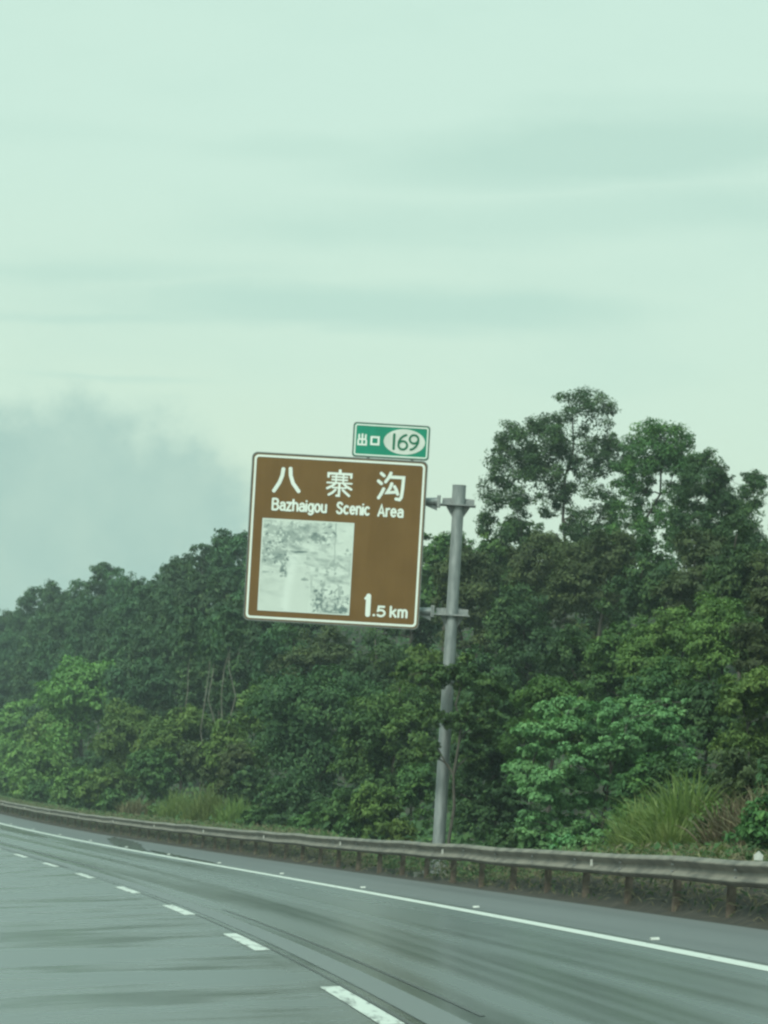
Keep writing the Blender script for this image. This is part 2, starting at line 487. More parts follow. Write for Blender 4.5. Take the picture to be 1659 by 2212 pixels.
# ------------------------------------------------------------------ road studs
for k in range(11):
    z = 39.3 + 14.7 * k
    p = Vector(road(z, 4.06, 0.006)); X_, D_ = cx(z)
    ay = Vector((float(D_), 1, 0)).normalized(); ax = Vector((ay.y, -ay.x, KX)).normalized(); up = ax.cross(ay)
    mb = MB()
    h = .026
    prof = [(-.055, 0), (.055, 0), (.028, h), (-.028, h)]
    mb.prism([p - ax * .045 + ay * a + up * b for a, b in prof], ax * .09)
    o = mb.build('road_stud', WHITE_REFL)
    tag(o, 'small white road stud beside the edge line, %s from the camera' % ORD[k], 'road stud', 'road studs along the edge line')

# ------------------------------------------------------------------ guardrail
gr_loc = Vector(road(60, RAIL_OFF))
rail = tag(empty('guardrail', gr_loc), 'long dirty steel guardrail on rusty posts along the road shoulder', 'guardrail')
PROF = [(0, .155), (-.02, .152), (-.085, .112), (-.100, .098), (-.092, .084), (-.014, .026), (-.006, .012), (-.006, -.012),
        (-.014, -.026), (-.092, -.084), (-.100, -.098), (-.085, -.112), (-.02, -.152), (0, -.155)]
PROF2 = PROF + [(x + .004, z) for x, z in PROF[::-1]]
jit = lambda i: (0.012 * math.sin(i * 2.7) + 0.006 * math.sin(i * 5.3), 0.015 * math.sin(i * 1.9 + 1))
panel_z = np.arange(27.6, 262, 4.0)
for i, z0 in enumerate(panel_z):
    V = []
    zz = np.linspace(z0 - 0.12, z0 + 4.0, 6)
    for z in zz:
        f = (z - z0) / 4.0
        (a0, b0), (a1, b1) = jit(i), jit(i + 1)
        dv, dl = a0 * (1 - f) + a1 * f, b0 * (1 - f) + b1 * f
        lap = -0.006 if (z < z0) else 0.0
        for x, h in PROF2:
            V.append(road(z, RAIL_OFF + x + dl + lap * 1.0) + np.array([0, 0, .595 + h + dv - KX * x]))
    m = len(PROF2)
    F = []
    for a in range(len(zz) - 1):
        for b in range(m):
            F.append((a * m + b, a * m + (b + 1) % m, (a + 1) * m + (b + 1) % m, (a + 1) * m + b))
    bm_ = link('beam', mesh_np('beam', V, F, False), RAIL, rail)
    if 2 <= i < 16:
        a_, b_2 = jit(i)
        for dz_ in (-.045, .045):
            for hh_ in (.045, -.045):
                q = Vector(road(z0 - .06 + dz_, RAIL_OFF - .052 + b_2)) + Vector((0, 0, .595 + hh_ + a_))
                nb = MB(); nb.tube([q, q + Vector((-.016, -.004, 0))], .014, 6); nb.build('splice_bolt', GALV_PLATE, bm_)
for i, z in enumerate(np.arange(30.3, 262, 3.62)):
    p = Vector(road(z, RAIL_OFF + .16, 0)); X_, D_ = cx(z)
    ay = Vector((float(D_), 1, 0)).normalized(); ax = Vector((ay.y, -ay.x, 0))
    tilt = Vector((0.02 * math.sin(i * 3.1), 0.015 * math.sin(i * 1.3), 1)).normalized()
    mb = MB()
    # channel post: web and two flanges
    mb.box(p + ax * .045 + tilt * .20, .005, .065, .50, ax, ay, tilt)
    mb.box(p - ay * .062 + tilt * .20, .0395, .005, .50, ax, ay, tilt)
    mb.box(p + ay * .062 + tilt * .20, .0395, .005, .50, ax, ay, tilt)
    po = mb.build('post', POST, rail)
    mb = MB(); mb.box(p + Vector((0, 0, .595)) - ax * .095, .050, .05, .09, ax, ay)
    mb.build('spacer_block', GALV_PLATE, po)
for k in range(-1, 12):
    z = 53.9 + 16.2 * k
    p = Vector(road(z, RAIL_OFF - .03, .60)); X_, D_ = cx(z)
    ay = Vector((float(D_), 1, 0)).normalized(); ax = Vector((ay.y, -ay.x, 0))
    mb = MB()
    mb.prism([p - ax * .02 + Vector((0, 0, -.05)), p - ax * .055 + Vector((0, 0, -.045)), p - ax * .055 + Vector((0, 0, .045)), p - ax * .02 + Vector((0, 0, .05))], ay * .012)
    mb.build('reflector', WHITE_REFL, rail)
p = P(1615, 1845, 42.6)
mb = MB(); zt = Vector(road(42.6, RAIL_OFF + .02, .755))
mb.prism([zt + Vector((-.05, 0, 0)), zt + Vector((.05, 0, 0)), zt + Vector((.055, 0, .06)), zt + Vector((.0, 0, .11)), zt + Vector((-.055, 0, .06))], Vector((0, .012, 0)))
mb.build('delineator', WHITE_REFL, rail)

# ------------------------------------------------------------------ the sign
PZ = 77.0
base_px = P(944, 1888, PZ)
PX = base_px.x
pz0 = ground_z(PX, PZ)
ptop = P(993, 1050, PZ).z
sign = tag(empty('scenic_area_sign', (PX, PZ, pz0)), 'brown and green exit sign on a grey cantilever pole behind the guardrail', 'road sign')
RT, BK, UP = Vector((1, 0, 0)), Vector((0, 1, 0)), Vector((0, 0, 1))
PR = .128
def at(z): return Vector((PX, PZ, z))
zb_lo, zb_hi = P(968, 1329, PZ).z, P(990, 1092, PZ).z
mb = MB(); mb.tube([at(pz0 - .1), at(zb_hi + .04)], [PR + .004, PR - .010], 20)
pole = mb.build('pole', GALV, sign, True)
mb = MB()
mb.tube([at(zb_hi + .0), at(ptop)], PR + .012, 20)
mb.tube([at(ptop), at(ptop + .015)], PR + .016, 20)
mb.build('pole_cap', GALV, pole, True)
mb = MB(); mb.box((PX, PZ, pz0 + .05), .30, .30, .025)
for a in range(8):
    t = a * math.pi / 4 + .2
    d = Vector((math.cos(t), math.sin(t), 0)); n = Vector((-d.y, d.x, 0)) * .012
    mb.prism([at(pz0 + .075) + d * (PR + .002) - n / 2, at(pz0 + .075) + d * .27 - n / 2, at(pz0 + .36) + d * (PR + .002) - n / 2], n)
mb.build('base_flange', GALV_PLATE, sign)
for a in range(8):
    t = a * math.pi / 4 + .6
    q = at(pz0 + .075) + Vector((math.cos(t), math.sin(t), 0)) * .235
    mb = MB(); mb.tube([q, q + UP * .05], .016, 6); mb.build('anchor_bolt', GALV_PLATE, sign)
mb = MB(); mb.box((PX, PZ, pz0 - .20), .48, .48, .224); mb.build('footing', CONC, sign)

SGN_Y = PZ - .30                       # plane of the sign boards
for zc in (zb_lo, zb_hi):
    br = MB()
    br.box((PX - .01, PZ, zc), .37, .19, .014)                                    # collar plate
    for s in (-1, 1):                                                             # stiffeners over and under it
        x0 = PX + s * (PR - .01); x1 = PX + s * .33
        br.prism([(x0, PZ - .008, zc + .015), (x1, PZ - .008, zc + .015), (x1, PZ - .008, zc + .135), (x0, PZ - .008, zc + .15)], Vector((0, .016, 0)))
        br.prism([(x0, PZ - .008, zc - .015), (x1 - s * .08, PZ - .008, zc - .015), (x1 - s * .10, PZ - .008, zc - .06), (x0, PZ - .008, zc - .24)], Vector((0, .016, 0)))
    bo = br.build('bracket', GALV_PLATE, sign)
    fl = MB(); fl.box((PX - .385, PZ, zc + .06), .016, .12, .12); fl.box((PX - .425, PZ, zc + .06), .016, .12, .12)
    fl.build('flange', GALV_PLATE, bo)
    ar = MB()
    ar.tube([(PX - .44, PZ, zc + .055), (PX - .80, PZ - .02, zc + .045), (PX - 3.9, PZ - .02, zc + .045)], [.085, .062, .055], 12)
    ar.prism([(PX - .43, PZ - .01, zc - .02), (PX - .78, PZ - .01, zc - .0), (PX - .43, PZ - .01, zc - .13)], Vector((0, .02, 0)))
    ar.build('arm', GALV, sign, True)

# zoomed reading of the boards -> metres on the board plane
QS = 8090 / SGN_Y
def disp(zx, zy): return zx * .3472 + 493.7, zy * .3472 + 877.8
def pl(zx, zy):
    u, v = deroll(*disp(zx, zy))
    return Vector((u / QS, 0, CAM_H - (v - V0) / QS))
def frame_of(TL, TR, BL, BR):
    a = [pl(*q) for q in (TL, TR, BL, BR)]
    c = (a[0] + a[1] + a[2] + a[3]) / 4
    wdt = ((a[1] - a[0]).length + (a[3] - a[2]).length) / 2
    hgt = ((a[2] - a[0]).length + (a[3] - a[1]).length) / 2
    T = [Vector(q) for q in (TL, TR, BL)]
    TLv, TRv, BLv, BRv = [Vector((q[0], q[1])) for q in (TL, TR, BL, BR)]
    ex = ((TRv - TLv) + (BRv - BLv)) / 2; ey = ((BLv - TLv) + (BRv - TRv)) / 2; o = (TLv + TRv + BLv + BRv) / 4
    det = ex.x * ey.y - ex.y * ey.x
    def loc(zx, zy):
        d = Vector((zx, zy)) - o
        s = (d.x * ey.y - d.y * ey.x) / det; t = (ex.x * d.y - ex.y * d.x) / det
        return s * wdt, -t * hgt
    return c, wdt, hgt, loc
SLANT = math.radians(0.25)
def rrect(wd, hg, r, n=6):
    pts = []
    for cx_, cy_, a0 in ((wd / 2 - r, hg / 2 - r, 0), (-wd / 2 + r, hg / 2 - r, 90), (-wd / 2 + r, -hg / 2 + r, 180), (wd / 2 - r, -hg / 2 + r, 270)):
        for i in range(n + 1):
            t = math.radians(a0 + 90 * i / n)
            pts.append((cx_ + r * math.cos(t), cy_ + r * math.sin(t)))
    return pts

def board_mat(name, c1, c2, rough=0.42):
    m, k, bs, out = newmat(name)
    g = k.n('ShaderNodeNewGeometry')
    st = k.noise(k.mapping(g.outputs['Position'], (5, 5, .5)), 1.0, 5, 0.6)
    bl = k.noise(k.mapping(g.outputs['Position'], (1.1, 1.1, 1.5)), 1.0, 4, 0.6)
    k.l(k.mix(k.mapr(k.m('ADD', k.m('MULTIPLY', st, .5), k.m('MULTIPLY', bl, .5)), .35, .65), c1, c2), bs.inputs['Base Color'])
    bs.inputs['Roughness'].default_value = rough
    bs.inputs['Specular IOR Level'].default_value = 0.4
    return m
BROWN = board_mat('brown_sheeting', (.150, .073, .014), (.177, .089, .020))
GREEN = board_mat('green_sheeting', (.000, .225, .135), (.004, .265, .165))
LETTER = board_mat('white_sheeting', (.76, .79, .72), (.82, .84, .78))
TRIM = simple('board_edge', (.12, .13, .12), (.18, .185, .17), 5, 0.5, metal=0.3)
OVAL = board_mat('oval_sheeting', (.60, .62, .56), (.74, .75, .69))
DIGIT = board_mat('digit_sheeting', (.006, .135, .070), (.010, .165, .085))

def poly_sheet(name, c, pts, depth, y, mat, parent, hole=None):
    """a flat cut-out (or a ring when hole is given) standing proud at y with some thickness behind"""
    mb = MB()
    W3 = lambda p, yy: Vector((c.x + p[0], yy, c.z + p[1]))
    if hole is None:
        mb.prism([W3(p, y) for p in pts[::-1]], Vector((0, depth, 0)))
    else:
        n = len(pts)
        A = [W3(p, y) for p in pts]; B = [W3(p, y) for p in hole]
        for i in range(n):
            j = (i + 1) % n
            mb.poly([A[j], A[i], B[i], B[j]])
            mb.poly([A[i], A[j], A[j] + BK * depth, A[i] + BK * depth])
            mb.poly([B[j], B[i], B[i] + BK * depth, B[j] + BK * depth])
    return mb.build(name, mat, parent)

def strokes(name, c, sts, w_, mat, parent, y, tr):
    """rounded brush strokes; sts: list of point lists (or (width, points)); tr maps glyph units to board metres"""
    mb = MB(); kk = 0
    for s_ in sts:
        ww = w_
        if isinstance(s_[0], (int, float)): ww, s_ = s_[0], s_[1]
        pts = [Vector(tr(*q)) for q in s_]
        kk += 1
        yy = y - 0.0006 * kk
        left, right = [], []
        n = len(pts)
        for i in range(n):
            d0 = (pts[i] - pts[i - 1]).normalized() if i > 0 else (pts[1] - pts[0]).normalized()
            d1 = (pts[i + 1] - pts[i]).normalized() if i < n - 1 else d0
            t = (d0 + d1)
            t = t.normalized() if t.length > 1e-4 else d0
            nn = Vector((-t.y, t.x)); sc = 1 / max(0.5, nn.dot(Vector((-d0.y, d0.x))))
            left.append(pts[i] + nn * ww / 2 * sc); right.append(pts[i] - nn * ww / 2 * sc)
        d0 = (pts[1] - pts[0]).normalized(); d1 = (pts[-1] - pts[-2]).normalized()
        def capp(p, d, ww):
            nn = Vector((-d.y, d.x)); o = []
            for a in (60, 30, 0, -30, -60):
                a = math.radians(a)
                o.append(p + d * math.cos(a) * ww * .42 + nn * math.sin(a) * ww / 2)
            return o
        e = capp(pts[-1], d1, ww); st = capp(pts[0], -d0, ww)
        W3 = lambda p, q=0: Vector((c.x + p.x, yy + q, c.z + p.y))
        for i in range(n - 1):
            dq = -.00025 * i / n
            mb.poly([W3(right[i], dq), W3(right[i + 1], dq), W3(left[i + 1], dq), W3(left[i], dq)])
        mb.poly([W3(right[-1], -.00035)] + [W3(q, -.00035) for q in e[::-1]] + [W3(left[-1], -.00035)])
        mb.poly([W3(left[0], .00015)] + [W3(q, .00015) for q in st[::-1]] + [W3(right[0], .00015)])
    return mb.build(name, mat, parent)

def ar(cx_, cy_, rx, ry, a0, a1, n=12):
    return [(cx_ + rx * math.cos(math.radians(a0 + (a1 - a0) * i / n)), cy_ + ry * math.sin(math.radians(a0 + (a1 - a0) * i / n))) for i in range(n + 1)]
ABC = {  # width and strokes of each letter, baseline 0, capital height 1
    'B': (.56, [[(0, 0), (0, 1)], [(0, 1), (.28, 1)] + ar(.28, .77, .24, .23, 80, -90) + [(0, .54)], [(0, .54), (.30, .54)] + ar(.30, .27, .26, .27, 80, -90) + [(0, 0)]]),
    'a': (.44, [[(.04, .60)] + ar(.24, .48, .20, .22, 130, 0) + [(.44, 0)], [(.44, .40), (.24, .41)] + ar(.20, .21, .20, .20, 90, 270) + [(.32, .03), (.44, .14)]]),
    'z': (.42, [[(0, .70), (.41, .70), (.01, 0), (.42, 0)]]),
    'h': (.44, [[(0, 0), (0, 1)], ar(.22, .46, .22, .25, 180, 0) + [(.44, 0)]]),
    'i': (.02, [[(.01, 0), (.01, .68)], [(.01, .93), (.01, .95)]]),
    'g': (.44, [ar(.22, .36, .22, .34, 5, 365, 16), [(.44, .70), (.44, -.06)] + ar(.22, -.06, .22, .20, 0, -145)]),
    'o': (.46, [ar(.23, .36, .23, .35, 5, 365, 16)]),
    'u': (.42, [[(0, .70), (0, .24)] + ar(.21, .22, .21, .21, 180, 360), [(.42, .70), (.42, 0)]]),
    'S': (.52, [[(.50, .84), (.40, .96), (.25, 1), (.09, .93), (.03, .76), (.11, .60), (.28, .51), (.44, .41), (.52, .25), (.44, .07), (.26, 0), (.08, .05), (0, .18)]]),
    'c': (.42, [ar(.23, .36, .23, .35, 48, 312, 14)]),
    'e': (.45, [[(.03, .38), (.44, .38)] + ar(.23, .36, .22, .34, 5, 315, 14)]),
    'n': (.42, [[(0, 0), (0, .70)], ar(.21, .46, .21, .25, 180, 0) + [(.42, 0)]]),
    'A': (.56, [[(0, 0), (.28, 1), (.56, 0)], [(.11, .30), (.45, .30)]]),
    'r': (.24, [[(0, 0), (0, .70)], ar(.22, .42, .22, .28, 180, 75)]),
    '5': (.46, [[(.42, 1), (.09, 1), (.05, .56)] + ar(.22, .32, .24, .32, 128, -140)]),
    'k': (.42, [[(0, 0), (0, 1)], [(.39, .70), (.02, .30)], [(.15, .44), (.42, 0)]]),
    'm': (.66, [[(0, 0), (0, .70)], ar(.165, .50, .165, .21, 180, 0) + [(.33, 0)], ar(.495, .50, .165, .21, 180, 0) + [(.66, 0)]]),
}
def word(t, x0, x1, yb, cap, c, y, mat, parent, wd, gap=.22):
    """a word in rounded strokes, one mesh, fitted between x0 and x1 on the board"""
    sts = []; pen = 0.0
    for ch in t:
        wl, ss = ABC[ch]
        sts += [[(pen + a, b) for a, b in q] for q in ss]
        pen += wl + gap
    pen -= gap
    k_ = (x1 - x0 - wd) / pen
    strokes('lettering', c, sts, wd, mat, parent, y, lambda a, b: (x0 + wd / 2 + a * k_, yb + wd / 2 + b * (cap - wd)))

# brown board
bc, bw, bh, bl = frame_of((150, 283), (1240, 350), (97, 1323), (1175, 1388))
bc.y = SGN_Y
brown = poly_sheet('brown_panel', bc, rrect(bw, bh, .10), .04, SGN_Y, BROWN, sign)
tag(brown, 'brown sign board with a faded picture and white writing')
poly_sheet('edge_trim', bc, rrect(bw + .03, bh + .03, .115), .05, SGN_Y - .004, TRIM, brown, rrect(bw - .028, bh - .028, .09))
poly_sheet('border', bc, rrect(bw - .075, bh - .075, .085), .006, SGN_Y - .006, LETTER, brown, rrect(bw - .165, bh - .165, .055))
ribs = MB()
for zc in np.linspace(-bh / 2 + .25, bh / 2 - .25, 4): ribs.box((bc.x, SGN_Y + .065, bc.z + zc), bw / 2 - .1, .024, .04)
ribs.build('back_rib', GALV_PLATE, brown)
cl = MB()
for zc in (zb_lo, zb_hi):
    for dx in (-1.2, 0, 1.2): cl.box((bc.x + dx, SGN_Y + .17, zc + .045), .03, .09, .10)
cl.build('clamp', GALV_PLATE, brown)
YL = SGN_Y - .004
def gbox(loc, x0, y0, x1, y1):
    """glyph square 0..1 (y down) -> board metres, from zoomed corner readings"""
    a = loc(x0, y0); b = loc(x1, y1)
    def tr(u, v): return a[0] + (b[0] - a[0]) * u, a[1] + (b[1] - a[1]) * v
    return tr
# each glyph box is read along the board's own axes: centre and half size
def gcent(loc, cxz, cyz, hw, hh):
    c0 = loc(cxz, cyz); sx = hw / 1082.0 * bw; sy = hh / 1041.0 * bh
    return lambda u, v: (c0[0] + (u - .5) * 2 * sx, c0[1] - (v - .5) * 2 * sy)
CH = .078
g = gcent(bl, 361, 462, 84, 78)
strokes('lettering', bc, [[(.36, .03), (.33, .30), (.24, .58), (.05, .93)], [(.62, .0), (.64, .28), (.74, .58), (.97, .90)]], CH, LETTER, brown, YL, g)
g = gcent(bl, 690, 481, 80, 82)
T_ = .036
strokes('lettering', bc, [
    (.06, [(.50, .0), (.50, .07)]), (.05, [(.06, .26), (.06, .13), (.94, .13), (.94, .26)]),
    (T_, [(.20, .25), (.80, .25)]), (T_, [(.20, .36), (.80, .36)]), (T_, [(.02, .48), (.98, .48)]),
    (T_, [(.36, .19), (.36, .48)]), (T_, [(.64, .19), (.64, .48)]),
    (.05, [(.34, .50), (.22, .60), (.03, .70)]), (.05, [(.66, .50), (.78, .60), (.97, .70)]),
    (T_, [(.24, .66), (.76, .66)]), (.05, [(.50, .53), (.50, .96), (.40, .96)]),
    (.05, [(.36, .74), (.24, .86), (.10, .94)]), (.05, [(.64, .74), (.76, .84), (.90, .95)])], .045, LETTER, brown, YL, g)
g = gcent(bl, 1008, 498, 83, 86)
strokes('lettering', bc, [
    [(.12, .05), (.24, .14)], [(.03, .33), (.16, .43)], [(.25, .60), (.17, .78), (.07, .95)],
    [(.49, .02), (.42, .18), (.30, .36)], [(.44, .17), (.97, .17), (.95, .60), (.92, .88), (.86, .97), (.72, .95)],
    [(.54, .40), (.48, .58), (.38, .74), (.72, .70)], [(.64, .50), (.72, .62), (.78, .78)]], .066, LETTER, brown, YL, g)
def txt(t, zx0, zx1, zyb, cap, wd):
    a = bl(zx0, zyb); b = bl(zx1, zyb)
    word(t, a[0], b[0], a[1], cap, bc, YL - .001, LETTER, brown, wd)
U = bw / 1085.0
txt('Bazhaigou', 266, 612, 646, 80 * U, .044)
txt('Scenic', 667, 880, 671, 80 * U, .044)
txt('Area', 924, 1088, 688, 80 * U, .044)
g = gcent(bl, 864, 1238, 24, 68)
strokes('lettering', bc, [(.100, [(.60, .06), (.60, .94)]), (.05, [(.55, .05), (.20, .20)])], .12, LETTER, brown, YL, g)
g = gcent(bl, 904, 1300, 8, 8)
strokes('lettering', bc, [(.05, [(.4, .5), (.6, .5)])], .05, LETTER, brown, YL, g)
txt('5', 916, 977, 1311, 72 * U, .045)
txt('km', 1000, 1113, 1316, 76 * U, .045)

# the faded picture: flat print, its colours carried by a fine grid
def value_noise(x, y, seed, freq):
    r = np.random.default_rng(seed); G = r.random((96, 96))
    fx, fy = x * freq, y * freq
    ix, iy = np.floor(fx).astype(int), np.floor(fy).astype(int)
    tx, ty = fx - ix, fy - iy
    tx, ty = tx * tx * (3 - 2 * tx), ty * ty * (3 - 2 * ty)
    q = lambda a, b: G[a % 96, b % 96]
    return (q(ix, iy) * (1 - tx) + q(ix + 1, iy) * tx) * (1 - ty) + (q(ix, iy + 1) * (1 - tx) + q(ix + 1, iy + 1) * tx) * ty
def fbm(x, y, seed, f): return .5 * value_noise(x, y, seed, f) + .3 * value_noise(x, y, seed + 1, f * 2.1) + .2 * value_noise(x, y, seed + 2, f * 4.3)
NG = 200
gx, gy = np.meshgrid(np.linspace(0, 1, NG), np.linspace(0, 1, NG))
n_a, n_b = fbm(gx, gy, 3, 14), fbm(gx, gy, 8, 34)
dark = np.zeros_like(gx)
def blob(u, v, ru, rv, amt, edge=.25, nz=1.05, rot=0.0):
    c_, s_ = math.cos(rot), math.sin(rot)
    du, dv = (gx - u), (gy - v)
    a, b = (du * c_ + dv * s_) / ru, (-du * s_ + dv * c_) / rv
    q = np.sqrt(a * a + b * b) + (n_b - .5) * nz * 2.2
    return amt * np.clip((1 + edge - q) / (2 * edge), 0, 1)
for b in ((.33, .16, .16, .11, .62), (.45, .10, .10, .08, .5), (.60, .17, .10, .05, .75), (.10, .12, .07, .09, .45), (.20, .10, .06, .06, .35),
          (.05, .30, .04, .10, .5), (.16, .36, .10, .05, .65), (.22, .41, .07, .05, .6), (.06, .46, .07, .04, .5), (.72, .09, .05, .08, .35),
          (.78, .18, .03, .05, .3), (.30, .24, .10, .05, .4), (.68, .27, .07, .03, .35), (.66, .30, .06, .03, .35),
          (.24, .54, .022, .055, .85), (.285, .575, .016, .04, .7), (.08, .58, .07, .010, .55), (.50, .64, .035, .012, .6),
          (.62, .53, .02, .03, .55), (.60, .59, .05, .010, .4), (.69, .69, .03, .025, .6), (.74, .50, .03, .012, .5), (.81, .46, .05, .05, .55),
          (.73, .74, .02, .012, .6), (.94, .30, .02, .02, .6), (.92, .34, .02, .02, .4), (.66, .87, .07, .09, .8), (.72, .93, .11, .06, .85),
          (.84, .85, .05, .06, .85), (.95, .95, .06, .05, .8), (.80, .97, .14, .04, .8), (.88, .75, .02, .07, .45), (.57, .70, .012, .10, .35),
          (.86, .66, .08, .008, .35), (.90, .62, .06, .006, .3), (.60, .78, .03, .05, .35)):
    dark = np.maximum(dark, blob(*b))
dark = np.maximum(dark, blob(.43, .345, .075, .013, 1.0, .35, .25, -.06))
dark = np.maximum(dark, blob(.36, .35, .05, .012, .6, .4, .3, .3))
dark = np.maximum(dark, blob(.58, .35, .05, .02, .4, .5, .4))
line = (np.abs(gx - .805 + .004 * np.sin(gy * 30)) < .005) & (gy < .46)
dark = np.where(line, np.maximum(dark, .55), dark)
ln2 = (np.abs(gx - .815) < .004) & (gy > .46) & (gy < .62)
dark = np.where(ln2, np.maximum(dark, .4), dark)
dark = np.maximum(dark, blob(.90, .485, .07, .009, .6, .5, .3, .5))
rs = np.random.default_rng(5)
for _ in range(230):
    reg = rs.integers(0, 4)
    u0, u1, v0, v1 = ((.02, .80, .03, .30), (.0, .30, .25, .48), (.58, 1.0, .74, 1.0), (.48, .95, .45, .78))[reg]
    u_, v_ = rs.uniform(u0, u1), rs.uniform(v0, v1)
    if reg == 2 and v_ < 1.0 - (u_ - .55) * 1.2 and rs.random() < .6: continue
    dark = np.maximum(dark, blob(u_, v_, rs.uniform(.006, .03), rs.uniform(.004, .014), rs.uniform(.3, .95) * (.6 if reg == 3 else 1), .4, .8, rs.uniform(-.9, .9)))
n_c, n_d = fbm(gx * .6 + gy * .5, gy * 1.6 - gx * .3, 21, 8), fbm(gx, gy, 31, 5)
mott = np.clip((n_c - .46) * 2.6, 0, 1) * (.25 + .5 * np.clip((n_d - .35) * 2.5, 0, 1))
mott *= np.where((gx < .56) & (gy > .62), .35, 1.0) * np.where((gx > .28) & (gx < .50) & (gy > .38), .35, 1.0)
dark = np.maximum(dark, mott)
lite = np.zeros_like(gx)
for _ in range(70):
    reg = rs.integers(0, 2)
    u0, u1, v0, v1 = ((.02, .7, .05, .42), (.6, 1.0, .8, 1.0))[reg]
    lite = np.maximum(lite, blob(rs.uniform(u0, u1), rs.uniform(v0, v1), rs.uniform(.008, .03), rs.uniform(.006, .02), rs.uniform(.4, .9), .4, .8))
dark = dark * (1 - lite)
dark = np.clip(dark * (0.55 + 1.1 * n_a), 0, 1)
pale = np.stack([np.full_like(gx, .66), np.full_like(gx, .70), np.full_like(gx, .64)], -1)
fall = np.exp(-((gx - .33 - .03 * np.sin(gy * 5)) / .05) ** 2) * (gy > .38) * .16
pale = pale * (0.93 + .16 * n_a[..., None]) * (1 - 0.12 * ((gx < .55) & (gy > .5))[..., None] * n_a[..., None]) + fall[..., None] * .5
tone = np.array([.065, .115, .115])
rgb = pale * (1 - dark[..., None] * .86) + tone * dark[..., None] * .86
edge = (gx < .012) | (gx > .988) | (gy < .012) | (gy > .985)
rgb[edge] = (.66, .70, .64)
rgba = np.concatenate([rgb, np.ones(rgb.shape[:2] + (1,))], -1).reshape(-1, 4)
q00, q10, q01, q11 = [bl(*q) for q in ((213, 691), (785, 728), (178, 1268), (749, 1300))]
cxp = sum(q[0] for q in (q00, q10, q01, q11)) / 4; cyp = sum(q[1] for q in (q00, q10, q01, q11)) / 4
wp = (q10[0] - q00[0] + q11[0] - q01[0]) / 2; hp = (q00[1] - q01[1] + q10[1] - q11[1]) / 2
V = np.stack([bc.x + cxp + (gx - .5) * wp, np.full_like(gx, SGN_Y - .005), bc.z + cyp - (gy - .5) * hp], -1).reshape(-1, 3)
i = (np.arange(NG - 1)[:, None] * NG + np.arange(NG - 1)[None, :]).ravel()
F = np.stack([i, i + NG, i + NG + 1, i + 1], -1)
m, k, bs, out = newmat('faded_print')
at_ = k.n('ShaderNodeAttribute', attribute_name='print')
k.l(at_.outputs['Color'], bs.inputs['Base Color']); bs.inputs['Roughness'].default_value = .35
link('picture', mesh_np('picture', V, F, False, [('print', 'FLOAT_COLOR', rgba)]), m, brown)

# green exit board
gc, gw, gh, gl = frame_of((781, 98), (1253, 127), (771, 311), (1243, 333))
gy_ = SGN_Y + .01
green = poly_sheet('exit_panel', gc, rrect(gw, gh, .06), .035, gy_, GREEN, sign)
tag(green, 'green exit number board above the brown board')
poly_sheet('edge_trim', gc, rrect(gw + .022, gh + .022, .07), .045, gy_ - .004, TRIM, green, rrect(gw - .022, gh - .022, .05))
poly_sheet('border', gc, rrect(gw - .05, gh - .05, .05), .006, gy_ - .006, LETTER, green, rrect(gw - .105, gh - .105, .025))
pp = MB()
for dx in (-.45, .45): pp.box((gc.x + dx, gy_ + .06, gc.z - .15), .03, .022, gh / 2 + .05)
pp.build('support_strut', GALV_PLATE, green)
oc = gl(1094, 221)
ring = [(oc[0] + 129 * U * math.cos(t), oc[1] + 79 * U * math.sin(t)) for t in np.linspace(0, 2 * math.pi, 41)[:-1]]
oval = poly_sheet('oval', gc, ring, .004, gy_ - .004, OVAL, green)
def gg(cxz, cyz, hw, hh):
    c0 = gl(cxz, cyz)
    return lambda u, v: (c0[0] + (u - .5) * 2 * hw * U, c0[1] - (v - .5) * 2 * hh * U)
yg = gy_ - .004
strokes('lettering', gc, [(.036, [(.12, .05), (.12, .46), (.88, .46), (.88, .05)]), (.036, [(.50, 0), (.50, .95)]),
                          (.036, [(.04, .56), (.04, .95), (.96, .95), (.96, .56)])], .036, LETTER, green, yg, gg(832, 207, 27, 34))
strokes('lettering', gc, [(.042, [(.05, .04), (.95, .04), (.95, .96), (.05, .96), (.05, .02)])], .042, LETTER, green, yg, gg(911, 214, 25, 24))
yo = gy_ - .009
def arc(cx_, cy_, rx, ry, a0, a1, n=14): return [(cx_ + rx * math.cos(math.radians(a0 + (a1 - a0) * i / n)), cy_ + ry * math.sin(math.radians(a0 + (a1 - a0) * i / n))) for i in range(n + 1)]
strokes('digit', gc, [(.05, [(.5, .04), (.5, .96)])], .05, DIGIT, green, yo, gg(1029, 219, 12, 50))
strokes('digit', gc, [(.044, arc(.5, .70, .42, .27, 0, 362, 22)), (.044, [(.08, .70), (.10, .48), (.28, .24), (.55, .08), (.80, .02)])], .044, DIGIT, green, yo, gg(1085, 223, 32, 48))
strokes('digit', gc, [(.044, arc(.5, .30, .42, .27, 0, 362, 22)), (.044, [(.92, .30), (.90, .52), (.72, .76), (.45, .92), (.20, .98)])], .044, DIGIT, green, yo, gg(1153, 224, 32, 48))

# ------------------------------------------------------------------ vegetation
def rand_dirs(n):
    v = RNG.normal(size=(n, 3)); return v / np.linalg.norm(v, axis=1, keepdims=True)
def norm(v): return v / np.maximum(np.linalg.norm(v, axis=-1, keepdims=True), 1e-9)

